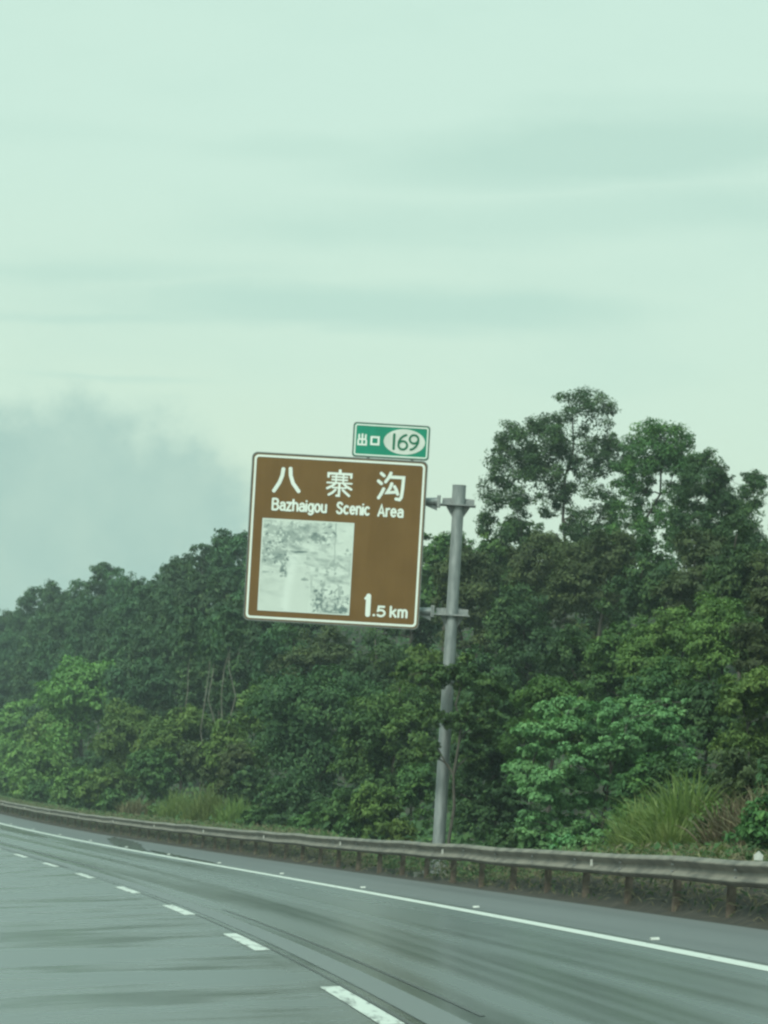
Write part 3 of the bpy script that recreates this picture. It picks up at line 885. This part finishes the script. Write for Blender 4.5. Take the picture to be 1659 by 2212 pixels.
def leaf_mesh(name, C, N, L, Wd, droop, tint):
    """one folded four-cornered leaf per centre C with face normal N"""
    n = len(C)
    r = RNG.normal(size=(n, 3)); r[:, 2] -= droop
    t = norm(r - N * np.sum(r * N, 1, keepdims=True))
    b = np.cross(N, t)
    s = (0.65 + 0.7 * RNG.random(n))[:, None]
    L_, W_ = L * s, Wd * s
    base = C - t * L_ * .5
    tip = C + t * L_ * .5 - np.array([0, 0, 1]) * L_ * .12
    rt = C - t * L_ * .05 + b * W_ * .5 + N * W_ * .18
    lf = C - t * L_ * .05 - b * W_ * .5 + N * W_ * .18
    V = np.stack([base, rt, tip, lf], 1).reshape(-1, 3)
    F = np.arange(4 * n).reshape(-1, 4)
    return mesh_np(name, V, F, False, [('tint', 'FLOAT', np.repeat(tint, 4))])

def clump_leaves(clumps, leaf_area, lai, tuft=.34, nt=None):
    """clumps: (n,6) centre and radii -> leaf centres, normals, tints"""
    Cs, Ns, Ts = [], [], []
    for c in clumps:
        r = c[3:6]; rm = r.mean()
        ntu = nt or int(np.clip(14 * rm / .6, 9, 40))
        d = rand_dirs(ntu); d[:, 2] = np.where((d[:, 2] < -.35) & (RNG.random(ntu) < .45), -d[:, 2], d[:, 2])
        tc_ = c[:3] + d * r * (0.55 + .5 * RNG.random((ntu, 1)))
        tot = lai * math.pi * r[0] * max(r[2], r[1] * .6) / leaf_area
        per = max(4, int(tot / ntu))
        ld = rand_dirs(ntu * per).reshape(ntu, per, 3)
        rad = tuft * rm * (RNG.random((ntu, per, 1)) ** .45)
        pos = tc_[:, None, :] + ld * rad * np.array([1.15, 1.15, .75])
        nrm = norm(ld * .45 + d[:, None, :] * .55 + np.array([0, 0, .55]) + RNG.normal(size=ld.shape) * .42)
        ct, tt = RNG.normal() * .10, RNG.normal(size=(ntu, 1)) * .12
        ti = np.clip(.45 + ct + tt + RNG.normal(size=(ntu, per)) * .14, 0, 1)
        Cs.append(pos.reshape(-1, 3)); Ns.append(nrm.reshape(-1, 3)); Ts.append(ti.ravel())
    return np.concatenate(Cs), np.concatenate(Ns), np.concatenate(Ts)

KIND = {  # leaf length, width, droop, LAI, flatness of clumps, clump size share, bark
    'euc':    (0.233, 0.083, 1.4, 2.8, 1.0, .32, BARK_PALE),
    'dark':   (0.180, 0.090, .5, 3.5, .95, .27, BARK),
    'brown':  (0.170, 0.084, .5, 3.4, .9, .25, BARK),
    'mid':    (0.180, 0.095, .5, 3.6, .95, .27, BARK),
    'olive':  (0.180, 0.084, .6, 3.5, 1.0, .27, BARK),
    'lime':   (0.212, 0.118, .6, 3.7, .9, .28, BARK),
    'bright': (.19, .110, .4, 4.0, .42, .24, BARK),
    'dry':    (.20, .040, .3, 2.2, .8, .3, BARK),
}
def solve_depth(x, y, d):
    """depth at which the ray through the pixel is d metres beyond the guardrail"""
    u, v = deroll(x, y); s = u / FPX
    lo, hi = 20.0, 620.0
    zz = np.linspace(lo, hi, 1800)
    off, _ = offset_of(s * zz, zz)
    k = np.argmax(off > RAIL_OFF + d)
    return float(zz[k])

def wiggle(a, b, n, amp):
    a, b = Vector(a), Vector(b)
    out = []
    L = (b - a).length
    for i in range(n + 1):
        t = i / n
        w_ = math.sin(t * math.pi) * amp * L
        out.append(a.lerp(b, t) + Vector((random.gauss(0, 1), random.gauss(0, 1), random.gauss(0, .5))) * w_ + Vector((0, 0, 1)) * (0.25 * L * t * (1 - t)))
    return out

def tree(name, label, cat, x, ytop, ybot, hw, d, kind, group=None, clumps_px=None, lai=1.0, leafs=1.0, trunk_r=None, nclump=None, clump_k=1.0, Z=None, tuft=.42, limbs=True, fill=()):
    L, Wd, droop, LAI, flat, csh, bark = KIND[kind]
    L *= leafs; Wd *= leafs
    if clumps_px is None and kind != 'euc':
        hw *= 1.22; ybot += 45 if name != 'shrub' else 20
    if Z is None: Z = solve_depth(x, 1780, d)
    s = Z / FPX
    ls = .90 * float(np.clip(Z / 140.0, .55, 1.35)); lai *= .92; L *= ls; Wd *= ls
    top, bot = P(x, ytop, Z), P(x, ybot, Z)
    X, Y = P(x, (ytop + ybot) / 2, Z).x, Z
    gz = ground_z(X, Y)
    zt, zb = top.z, max(bot.z, gz + .15)
    if zt < zb + .6: zt = zb + .6
    R = hw * s
    ctr = np.array([X, Y, (zt + zb) / 2]); hz = (zt - zb) / 2
    if clumps_px is not None:
        cl_ = []
        for (fx, fy, fw, fh, fn) in fill:
            clumps_px = clumps_px + [(fx + fw * random.uniform(-1, 1), fy + fh * random.uniform(-1, 1), random.uniform(9, 21), random.uniform(-1.2, 1.2)) for _ in range(fn)]
        for (px, py, pr, dd) in clumps_px:
            q = P(px, py, Z + dd); rr = pr * s
            cl_.append((q.x, q.y, q.z, rr, rr, rr * flat))
        cl_ = np.array(cl_)
        ex = cl_.copy(); ex[:, :3] += RNG.normal(size=(len(ex), 3)) * ex[:, 3:4] * .5; ex[:, 3:] *= .6
        cl_ = np.concatenate([cl_, ex])
    else:
        r0 = csh * min(R, hz * 1.3) * clump_k + .10
        n = nclump or int(np.clip(3.2 * (R / r0) ** 2 * max(.6, hz / R) * .55 + 6, 8, 70))
        dr = rand_dirs(n); dr[:, 2] = np.where((dr[:, 2] < -.5) & (RNG.random(n) < .5), -dr[:, 2], dr[:, 2])
        rad = RNG.random((n, 1)) ** .38
        # crown narrower to the top than an ellipsoid, uneven
        pos = ctr + dr * rad * np.array([max(R - r0 * .7, .2), max(min(R, 2.6) - r0 * .7, .2), max(hz - r0 * flat * .7, .2)])
        rr = r0 * (.65 + .7 * RNG.random(n))
        cl_ = np.concatenate([pos, np.stack([rr, rr, rr * flat * (.8 + .4 * RNG.random(n))], -1)], 1)
    C_, N_, T_ = clump_leaves(cl_, .5 * L * Wd, LAI * lai, tuft)
    root = tag(empty(name, (X, Y, gz)), label, cat, group)
    link('crown', leaf_mesh('crown', C_, N_, L, Wd, droop, T_), LM[kind], root)
    # trunk and limbs reaching into the clumps
    tr_ = trunk_r or max(.05, .018 * (zt - gz))
    mb = MB()
    fork = Vector((X + random.uniform(-.1, .1) * R, Y, max(gz + .25 * (zt - gz), zb - .1 * hz)))
    apex = Vector((X + random.uniform(-.2, .2) * R, Y + random.uniform(-.1, .1), zt - .25 * hz))
    tp = wiggle((X, Y, gz - .15), fork, 4, .03) + wiggle(fork, apex, 4, .05)[1:]
    mb.tube(tp, list(np.linspace(tr_, tr_ * .25, len(tp))), 7)
    if limbs:
        lm = mb
        pts_ = [(q, tr_ * (.55 - .06 * n_)) for n_, q in enumerate(tp[3:])]
        sel = cl_[RNG.permutation(len(cl_))[:60 if clumps_px is not None else 22]]
        sel = sel[np.argsort(np.hypot(sel[:, 0] - tp[5].x, sel[:, 2] - tp[5].z))]
        for c in sel:
            q = Vector(c[:3])
            best, bi = 1e9, 0
            for n_, (pq, pr_) in enumerate(pts_):
                cost = (q - pq).length + 1.2 * max(0.0, pq.z - q.z + .15)
                if cost < best: best, bi = cost, n_
            pq, pr_ = pts_[bi]
            r1 = max(pr_ * .62, .008)
            lm.tube(wiggle(pq, q, 3, .07), list(np.linspace(pr_ * .9, r1, 4)), 5)
            pts_.append((q, r1))
    mb.build('trunk', bark, root, True)
    return root

def shrub(label, x, ytop, ybot, hw, d, kind, **kw):
    return tree('shrub', label, 'shrub', x, ytop, ybot, hw, d, kind, limbs=kw.pop('limbs', False), **kw)

# --- the dark slender stand on the left hillside
SKY_X = [-80, 0, 30, 60, 100, 150, 240, 275, 320, 360, 400, 440, 480, 530, 620, 760, 900, 1000]
SKY_Y = [1330, 1290, 1282, 1262, 1240, 1222, 1213, 1228, 1196, 1183, 1168, 1150, 1138, 1132, 1130, 1128, 1118, 1120]
ROWS = ('skyline row', 'second row', 'third row', 'lowest row')
for row, (dy, dd, step, hw, cb) in enumerate(((4, 11, 46, 54, 230), (80, 8.6, 48, 54, 220), (150, 6.6, 50, 54, 190), (225, 5.0, 56, 52, 150))):
    xs = np.arange(-20 + 17 * row, 640, step)
    cnt = 0
    for x in xs:
        x = x + random.uniform(-12, 12)
        yt = np.interp(x, SKY_X, SKY_Y) + dy + (random.uniform(-6, 16) if row == 0 else random.uniform(-25, 25))
        if row == 3 and 350 < x < 570: continue
        if row in (1, 2) and x > 580: continue
        cnt += 1
        tree('slender_tree', 'slender dark tree of the left stand, %s, %s from left' % (ROWS[row], ORD[cnt - 1]), 'tree', x, yt, yt + cb, hw * random.uniform(.8, 1.15), dd, 'euc', group='slender trees in the left hillside stand',
             lai=1.15, trunk_r=.05, tuft=.42)
# thin pale trunks of the same stand standing bare below the crowns
for n_, (x, y0, y1) in enumerate(((412, 1425, 1500), (458, 1440, 1545), (466, 1440, 1540), (490, 1435, 1550), (498, 1430, 1548))):
    tree('slender_tree', 'tree with a bare pale trunk below the stand, %s from the left' % ORD[n_], 'tree', x, y0 - 130, y0 + 5, 34, 4.6 + random.uniform(-.3, .3), 'euc',
         group='pale trunked trees left of the sign', trunk_r=.03, tuft=.42, limbs=False)
for n_, (x, yt) in enumerate(((365, 1395), (420, 1400), (475, 1390), (530, 1395), (580, 1380))):
    tree('broadleaf_tree', 'dark shaded tree behind the bare pale trunks, %s from the left' % ORD[n_], 'tree', x, yt, 1590, 42, 6.6, 'dark', group='shaded trees behind the pale trunks', limbs=False)
# --- trees behind the sign and its pole
for x, yt, yb, hw, d, kd, lab in (
        (640, 1140, 1420, 80, 9, 'dark', 'dark tree half hidden behind the left of the brown board'),
        (880, 1160, 1440, 75, 9, 'dark', 'dark tree showing between the brown board and the pole'),
        (965, 1115, 1330, 62, 10, 'mid', 'green tree whose top rises just behind the upper bracket of the pole'),
        (1010, 1170, 1450, 75, 8, 'brown', 'brownish green tree just right of the pole between its two brackets'),
        (690, 1330, 1560, 90, 6, 'brown', 'brownish tree below the lower edge of the brown board'),
        (810, 1350, 1560, 85, 6, 'dark', 'dark tree below the right end of the brown board'),
        (610, 1350, 1540, 60, 6.5, 'dark', 'dark tree below the left corner of the brown board'),
        (920, 1380, 1560, 70, 5, 'olive', 'olive green tree left of the pole below the lower bracket'),
        (1030, 1380, 1600, 70, 5, 'dark', 'dark tree right of the pole below the lower bracket')):
    tree('broadleaf_tree', lab, 'tree', x, yt, yb, hw, d, kd)
# --- the three tall airy trees on the right skyline
tree('tall_tree', 'tallest airy tree with sky showing through, right of the pole', 'tree', 1225, 850, 1200, 130, 13, 'dark', lai=.74, leafs=.66, trunk_r=.10, tuft=.72, fill=((1195, 1065, 150, 80, 34), (1310, 1040, 60, 100, 14), (1160, 970, 90, 60, 16), (1190, 1155, 150, 50, 40), (1310, 1155, 70, 45, 15)), clumps_px=[
    (1228, 868, 22, 0), (1262, 866, 24, .3), (1300, 870, 22, 0), (1318, 888, 18, .2), (1240, 895, 22, -.3), (1280, 898, 22, 0), (1308, 915, 14, 0), (1215, 905, 20, 0), (1262, 930, 18, .2),
    (1100, 925, 22, 0), (1082, 955, 22, .4), (1120, 950, 26, -.4), (1150, 925, 26, 0), (1185, 920, 28, .4), (1160, 955, 34, 0), (1205, 950, 30, -.4), (1100, 985, 28, .2), (1075, 1005, 22, 0),
    (1135, 1000, 32, .4), (1180, 990, 32, 0), (1225, 975, 28, .4), (1240, 1005, 24, 0), (1150, 1035, 26, -.4), (1105, 1030, 26, 0), (1070, 1045, 24, .3), (1190, 1040, 24, 0), (1270, 965, 22, 0), (1290, 985, 24, 0),
    (1305, 950, 24, .2), (1325, 975, 22, .2), (1300, 1020, 22, 0), (1330, 1010, 20, .3), (1265, 1035, 20, 0), (1060, 1085, 24, 0), (1095, 1080, 24, .2), (1130, 1080, 20, 0), (1235, 1060, 18, .2), (1290, 1065, 18, 0)])
tree('tall_tree', 'round topped tall tree second from the pole on the right skyline', 'tree', 1415, 915, 1200, 85, 13.5, 'mid', lai=.86, leafs=.66, trunk_r=.08, tuft=.70, fill=((1415, 1065, 95, 80, 26), (1420, 985, 70, 50, 10), (1420, 1150, 100, 50, 34)), clumps_px=[
    (1385, 935, 24, 0), (1415, 932, 26, .2), (1450, 938, 26, 0), (1475, 958, 22, .2), (1365, 965, 22, 0), (1395, 968, 30, -.4), (1435, 970, 32, 0), (1475, 988, 28, .2), (1370, 1000, 22, 0), (1410, 1008, 26, .3),
    (1455, 1015, 26, -.3), (1495, 1020, 22, 0), (1360, 1045, 20, 0), (1400, 1050, 16, .3), (1445, 1055, 18, 0), (1485, 1060, 22, .3), (1380, 1085, 18, 0), (1350, 1100, 18, .2)])
tree('tall_tree', 'lower tall tree at the right end of the skyline group', 'tree', 1555, 975, 1230, 85, 13, 'dark', lai=1.05, leafs=.66, trunk_r=.08, tuft=.66, fill=((1550, 1110, 95, 80, 44), (1560, 1160, 100, 50, 34)), clumps_px=[
    (1510, 995, 22, 0), (1535, 992, 22, .2), (1550, 1015, 22, 0), (1515, 1025, 26, -.3), (1555, 1045, 24, .2), (1530, 1060, 26, 0), (1575, 1065, 22, 0), (1500, 1070, 22, .2), (1560, 1085, 26, 0), (1592, 1090, 20, .2),
    (1590, 1115, 26, -.2), (1540, 1110, 28, 0), (1505, 1110, 26, .2), (1612, 1140, 20, 0), (1570, 1140, 28, 0), (1480, 1120, 20, 0)])
# --- the wooded slope on the right
for x, yt, yb, hw, d, kd, lab in (
        (1085, 1105, 1330, 70, 11, 'mid', 'green tree right of the pole top under the tallest tree'),
        (1180, 1115, 1360, 85, 10, 'brown', 'brownish green tree under the tallest tree'),
        (1290, 1135, 1400, 95, 10, 'brown', 'brownish tree between the tallest and the round topped tree'),
        (1400, 1160, 1400, 80, 9.5, 'dark', 'dark tree under the round topped tall tree'),
        (1500, 1130, 1380, 85, 10, 'brown', 'brownish tree under the right end of the skyline group'),
        (1600, 1125, 1400, 80, 9, 'dark', 'dark tree below the lowest skyline tree near the right edge'),
        (1690, 1130, 1420, 70, 9.5, 'brown', 'brownish tree cut by the right edge of the picture below the skyline'),
        (1130, 1270, 1520, 85, 7.5, 'dark', 'dark tree on the slope right of the lower bracket'),
        (1240, 1340, 1560, 80, 6, 'dark', 'dark green tree behind the light leaved tree right of the pole'),
        (1340, 1320, 1580, 85, 6.5, 'mid', 'mid green tree in the middle of the right slope'),
        (1450, 1290, 1540, 95, 6.5, 'olive', 'olive tree spreading in the upper middle of the right slope'),
        (1560, 1280, 1520, 85, 6.5, 'olive', 'olive tree near the right edge of the slope'),
        (1660, 1270, 1520, 80, 6.5, 'brown', 'brownish olive tree cut by the right edge on the slope'),
        (1420, 1430, 1640, 90, 4.5, 'dark', 'dark tree behind the bright green layered tree'),
        (1530, 1440, 1660, 70, 4.5, 'dark', 'dark tree left of the yellowish green tree at the right edge'),
        (1630, 1430, 1650, 95, 3.6, 'olive', 'yellowish green tree at the right edge of the picture')):
    tree('broadleaf_tree', lab, 'tree', x, yt, yb, hw, d, kd)
# --- nearer trees behind the guardrail
for x, yt, yb, hw, d, kd, lab, kw in (
        (700, 1440, 1830, 150, 3.4, 'dark', 'large dark tree in the middle left of the sign pole', {}),
        (575, 1455, 1720, 70, 3.9, 'olive', 'olive tree beside the large dark tree below the brown board', {}),
        (850, 1440, 1790, 95, 3.0, 'mid', 'green tree with light leaf tips just left of the sign pole', {}),
        (1065, 1470, 1790, 90, 2.9, 'dark', 'dark green tree just right of the sign pole', {}),
        (1195, 1435, 1640, 90, 3.3, 'olive', 'tree with drooping light olive leaves above the bright layered tree', {}),
        (180, 1405, 1620, 78, 4.0, 'lime', 'bright lime green tree standing out against the dark stand', {}),
        (400, 1495, 1680, 75, 3.6, 'olive', 'yellowish olive tree below the pale trunks', {}),
        (290, 1510, 1720, 85, 3.3, 'olive', 'broad light green tree left of the yellowish olive tree', {}),
        (490, 1540, 1690, 60, 3.4, 'olive', 'small yellowish tree right of the pale trunks', {})):
    tree('broadleaf_tree', lab, 'tree', x, yt, yb, hw, d, kd, **kw)
tree('layered_tree', 'bright green tree with flat layered foliage right of the sign pole', 'tree', 1305, 1505, 1820, 190, 2.5, 'bright', clumps_px=[
    (1180, 1540, 34, 0), (1230, 1525, 40, .6), (1300, 1530, 46, 0), (1365, 1520, 34, .5), (1410, 1545, 40, 0), (1470, 1545, 34, .6), (1160, 1580, 40, 0), (1220, 1575, 46, -.6), (1290, 1580, 52, .5), (1360, 1580, 48, -.6),
    (1430, 1585, 42, 0), (1490, 1590, 32, .4), (1180, 1625, 46, 0), (1250, 1630, 50, -.8), (1330, 1630, 52, 0), (1405, 1630, 46, .4), (1470, 1630, 34, 0), (1130, 1660, 44, .4), (1200, 1680, 50, -.7), (1275, 1685, 52, 0),
    (1350, 1680, 46, .4), (1165, 1720, 44, -.5), (1235, 1735, 46, 0), (1310, 1735, 46, .3), (1160, 1770, 40, 0), (1225, 1785, 44, -.3), (1290, 1785, 46, .2), (1180, 1815, 36, 0), (1250, 1820, 36, .3), (1120, 1690, 34, 0)], lai=1.8, limbs=True, leafs=.8, fill=((1300, 1570, 190, 60, 22), (1240, 1700, 120, 110, 26), (1400, 1640, 90, 70, 12)))
# branches of this one hang in front of the pole
tree('broadleaf_tree', 'leafy tree whose branches cross in front of the sign pole', 'tree', 1000, 1440, 1600, 100, 0, 'mid', Z=PZ - .9, trunk_r=.04, lai=1.9, leafs=1.0, clumps_px=[
    (880, 1445, 24, .3), (915, 1455, 26, 0), (950, 1462, 26, -.2), (985, 1470, 30, 0), (1020, 1475, 28, .3), (1060, 1480, 26, 0), (1085, 1490, 20, .3), (925, 1552, 20, 0), (955, 1556, 20, -.2), (985, 1562, 26, 0),
    (1015, 1575, 26, .4), (1045, 1600, 30, .5), (1040, 1540, 28, .5), (900, 1635, 18, .3), (935, 1630, 16, 0), (1030, 1650, 24, .4)])

# --- shrubs along the back of the guardrail
for x, yt, yb, hw, d, kd, lab in (
        (40, 1490, 1640, 60, 4.2, 'lime', 'rounded green shrub at the left edge under the dark stand'),
        (130, 1520, 1650, 60, 3.4, 'lime', 'green shrub below the lime green tree at left'),
        (30, 1590, 1730, 60, 2.2, 'lime', 'fresh green shrub behind the guardrail at the left edge'),
        (105, 1600, 1745, 55, 2.0, 'lime', 'fresh green shrub behind the guardrail second from the left edge'),
        (-40, 1560, 1735, 55, 2.4, 'mid', 'green shrub cut by the left edge behind the guardrail'),
        (165, 1640, 1755, 50, 1.8, 'lime', 'fresh green shrub third from the left edge behind the guardrail'),
        (225, 1650, 1765, 50, 1.8, 'olive', 'olive green shrub left of the brown dry weeds'),
        (215, 1590, 1700, 45, 3.0, 'dark', 'dark shrub in the gap left of the broad light green tree'),
        (340, 1610, 1745, 55, 2.2, 'mid', 'green shrub above the brown dry weeds'),
        (440, 1600, 1700, 60, 2.6, 'brown', 'dark reddish shrub above the yellow green grass'),
        (515, 1600, 1720, 45, 2.4, 'brown', 'dark brownish shrub right of the yellow green grass top'),
        (540, 1650, 1800, 45, 2.2, 'dark', 'dark shrub between the yellow green grass and the large dark tree'),
        (620, 1660, 1820, 60, 1.9, 'dark', 'dark shrub behind the guardrail under the large dark tree'),
        (690, 1740, 1830, 40, 1.4, 'mid', 'low leafy shrub behind the guardrail under the large dark tree'),
        (740, 1690, 1830, 55, 1.8, 'mid', 'green shrub behind the guardrail left of the pole'),
        (815, 1680, 1830, 50, 1.6, 'olive', 'light green shrub behind the guardrail two metres left of the pole'),
        (890, 1640, 1825, 50, 2.4, 'mid', 'green shrub right beside the left of the pole foot'),
        (1010, 1640, 1830, 45, 3.4, 'dark', 'dark shrub in the hollow right of the pole'),
        (1080, 1660, 1840, 50, 3.0, 'dark', 'dark shrub in the hollow left of the bright layered tree'),
        (1400, 1640, 1760, 70, 2.6, 'mid', 'green shrub under the right side of the bright layered tree'),
        (1480, 1630, 1760, 70, 2.6, 'dark', 'dark shrub behind the tall grass at right'),
        (1600, 1600, 1760, 75, 2.4, 'brown', 'brownish shrub above the dry weeds at the right edge'),
        (1350, 1740, 1840, 40, 1.4, 'mid', 'low green shrub left of the tall grass'),
        (1680, 1640, 1800, 50, 2.0, 'dark', 'dark shrub cut by the right edge above the guardrail')):
    shrub(lab, x, yt, yb, hw, d, kd)
for n_, (x, yt, hw, kd) in enumerate(((-5, 1668, 40, 'mid'), (35, 1672, 40, 'lime'), (85, 1688, 38, 'mid'), (140, 1690, 38, 'olive'), (190, 1706, 38, 'mid'), (245, 1700, 36, 'mid'),
        (345, 1738, 34, 'olive'), (560, 1742, 38, 'mid'), (605, 1752, 36, 'dark'), (655, 1764, 34, 'mid'), (770, 1752, 38, 'mid'), (860, 1762, 34, 'olive'),
        (1105, 1768, 40, 'dark'), (1160, 1785, 36, 'bright'), (1215, 1790, 38, 'bright'), (1275, 1790, 38, 'bright'), (1420, 1765, 40, 'olive'), (1560, 1745, 48, 'olive'), (1640, 1735, 50, 'mid'))):
    tree('low_bush', 'low leafy bush tight behind the guardrail, %s from the left edge' % ORD[n_], 'bush', x, yt, 1900, hw, 1.05 + .25 * (n_ % 3) / 2, kd, group='low bushes along the guardrail', limbs=False, trunk_r=.03)

# --- grasses
def blades(label, x, ytop, ybot, hw, d, n, kind, cat='grass clump', name='grass_clump', spread=.5, wid=.040):
    Z = solve_depth(x, 1800, d); s = Z / FPX
    X = P(x, 1800, Z).x; gz = ground_z(X, Z)
    H = max(P(x, ytop, Z).z - gz, .4); R = hw * s
    ang = RNG.random(n) * 2 * math.pi; rr = np.sqrt(RNG.random(n)) * R * .85
    B = np.stack([X + rr * np.cos(ang), Z + rr * np.sin(ang) * .8, np.full(n, gz - .05)], -1)
    a2 = RNG.random(n) * 2 * math.pi
    lean = (spread * .45 * (rr / max(R * .85, .01)) + RNG.random(n) * .28) * H
    out = np.stack([np.cos(a2), np.sin(a2), np.zeros(n)], -1)
    side = np.stack([-np.sin(a2), np.cos(a2), np.zeros(n)], -1)
    side = norm(side + RNG.normal(size=side.shape) * .4)
    hh = 1.3 * H * (.35 + .7 * RNG.random(n)) * (1 - .35 * (rr / max(R * .85, .01)) ** 2)
    V = []
    S = 5
    for i in range(S + 1):
        t = i / S
        c = B + out * (lean * t ** 1.9)[:, None] + np.array([0, 0, 1]) * (hh * (t - .28 * t ** 3))[:, None]
        wv = wid * (1 - t ** 1.6) + .002
        V += [c - side * wv * .5, c + side * wv * .5]
    V = np.stack(V, 1).reshape(-1, 3)
    b = np.arange(n)[:, None] * (2 * S + 2)
    F = np.concatenate([np.stack([b[:, 0] + 2 * i, b[:, 0] + 2 * i + 1, b[:, 0] + 2 * i + 3, b[:, 0] + 2 * i + 2], -1) for i in range(S)])
    tint = np.repeat(np.clip(.5 + RNG.normal(size=n) * .22, 0, 1), 2 * S + 2)
    me = mesh_np(name, V - np.array([X, Z, gz]), F, True, [('tint', 'FLOAT', tint)])
    o = bpy.data.objects.new(name, me); COL.objects.link(o); o.location = (X, Z, gz)
    me.materials.append(LM[kind])
    return tag(o, label, cat)
for x, yt, hw, d, n, kd, sp, lab in (
        (385, 1690, 55, 1.5, 900, 'grass', .5, 'yellow green feathery grass clump behind the guardrail left of the dark tree'),
        (450, 1680, 60, 1.5, 1000, 'grass', .5, 'tallest yellow green grass clump behind the guardrail left of the dark tree'),
        (510, 1700, 45, 1.4, 700, 'grass', .5, 'yellow green grass clump nearest the large dark tree'),
        (1395, 1690, 60, 1.3, 1000, 'grass', .45, 'upright yellow green grass clump right of the bright layered tree'),
        (1450, 1740, 50, 1.1, 700, 'grass', .6, 'low grass clump between the upright grass and the dry weeds'),
        (1490, 1630, 85, 1.6, 1100, 'grass', .95, 'tall arching reed grass near the right edge'),
        (1345, 1770, 40, 1.0, 500, 'grass', .6, 'short grass tuft behind the guardrail under the bright layered tree'),
        (1590, 1680, 70, 1.2, 900, 'dry', .5, 'brown dry weeds behind the guardrail near the right edge'),
        (1660, 1650, 60, 1.3, 800, 'dry', .5, 'brown dry weeds cut by the right edge of the picture'),
        (295, 1710, 50, 1.3, 900, 'dry', .6, 'brown dry weeds behind the guardrail at left'),
        (1560, 1790, 50, .9, 500, 'grass', .6, 'short green grass in front of the dry weeds')):
    blades(lab, x, yt, 1830, hw, d, n, kd, spread=sp)

# --- ground cover and weeds nobody could count
def cover(name, label, n, zlo, zhi, dlo, dhi, L, Wd, kind, hmax, keep=None):
    z = zlo + (zhi - zlo) * RNG.random(n) ** 1.0; d = dlo + (dhi - dlo) * RNG.random(n)
    if keep is not None:
        kmask = RNG.random(n) < keep(z, d); z, d = z[kmask], d[kmask]
    p = road(z, RAIL_OFF + d)
    p[:, 2] = elev(z) + KX * np.minimum(RAIL_OFF + d, 6.2) + bank(d, z) + hmax * RNG.random(len(z)) ** 1.5
    N_ = norm(np.array([-.2, -.5, .8]) + RNG.normal(size=p.shape) * .5)
    t_ = np.clip(.45 + RNG.normal(size=len(z)) * .2, 0, 1)
    o = link(name, leaf_mesh(name, p, N_, L, Wd, .2, t_), LM[kind])
    return tag(o, label, kind='stuff')
cover('undergrowth', 'dark leafy undergrowth covering the wooded slope', 50000, 36, 380, 1.6, 18, .26, .13, 'dark', .8)
cover('ivy_cover', 'green creeper on the bank behind the guardrail', 26000, 36, 280, .7, 3.2, .17, .10, 'mid', .45, lambda z, d: np.where(np.abs(z - 77) < 8, .3, 1))
cover('dead_weeds', 'dead brown weeds and litter under the guardrail', 36000, 34, 260, .10, .95, .15, .014, 'dry', .48, lambda z, d: np.where(np.abs(z - 76) < 9, .35, 1))
cover('verge_weeds', 'small green weeds under the guardrail', 16000, 34, 260, .15, 1.0, .11, .030, 'dark', .50)

# ------------------------------------------------------------------ damp air
m = bpy.data.materials.new('damp_air'); m.use_nodes = True
m.node_tree.nodes.clear(); k = NT(m.node_tree)
pv = k.n('ShaderNodeVolumePrincipled'); pv.inputs['Color'].default_value = (.86, .96, .98, 1); pv.inputs['Density'].default_value = 0.00045
pv.inputs['Anisotropy'].default_value = 0.2
om = k.n('ShaderNodeOutputMaterial'); k.l(pv.outputs[0], om.inputs['Volume'])
mb = MB(); mb.box((0, 0, 15), 3050, 3050, 19)
hz = mb.build('haze', m); tag(hz, 'thin damp air over the road and the slope', kind='stuff')
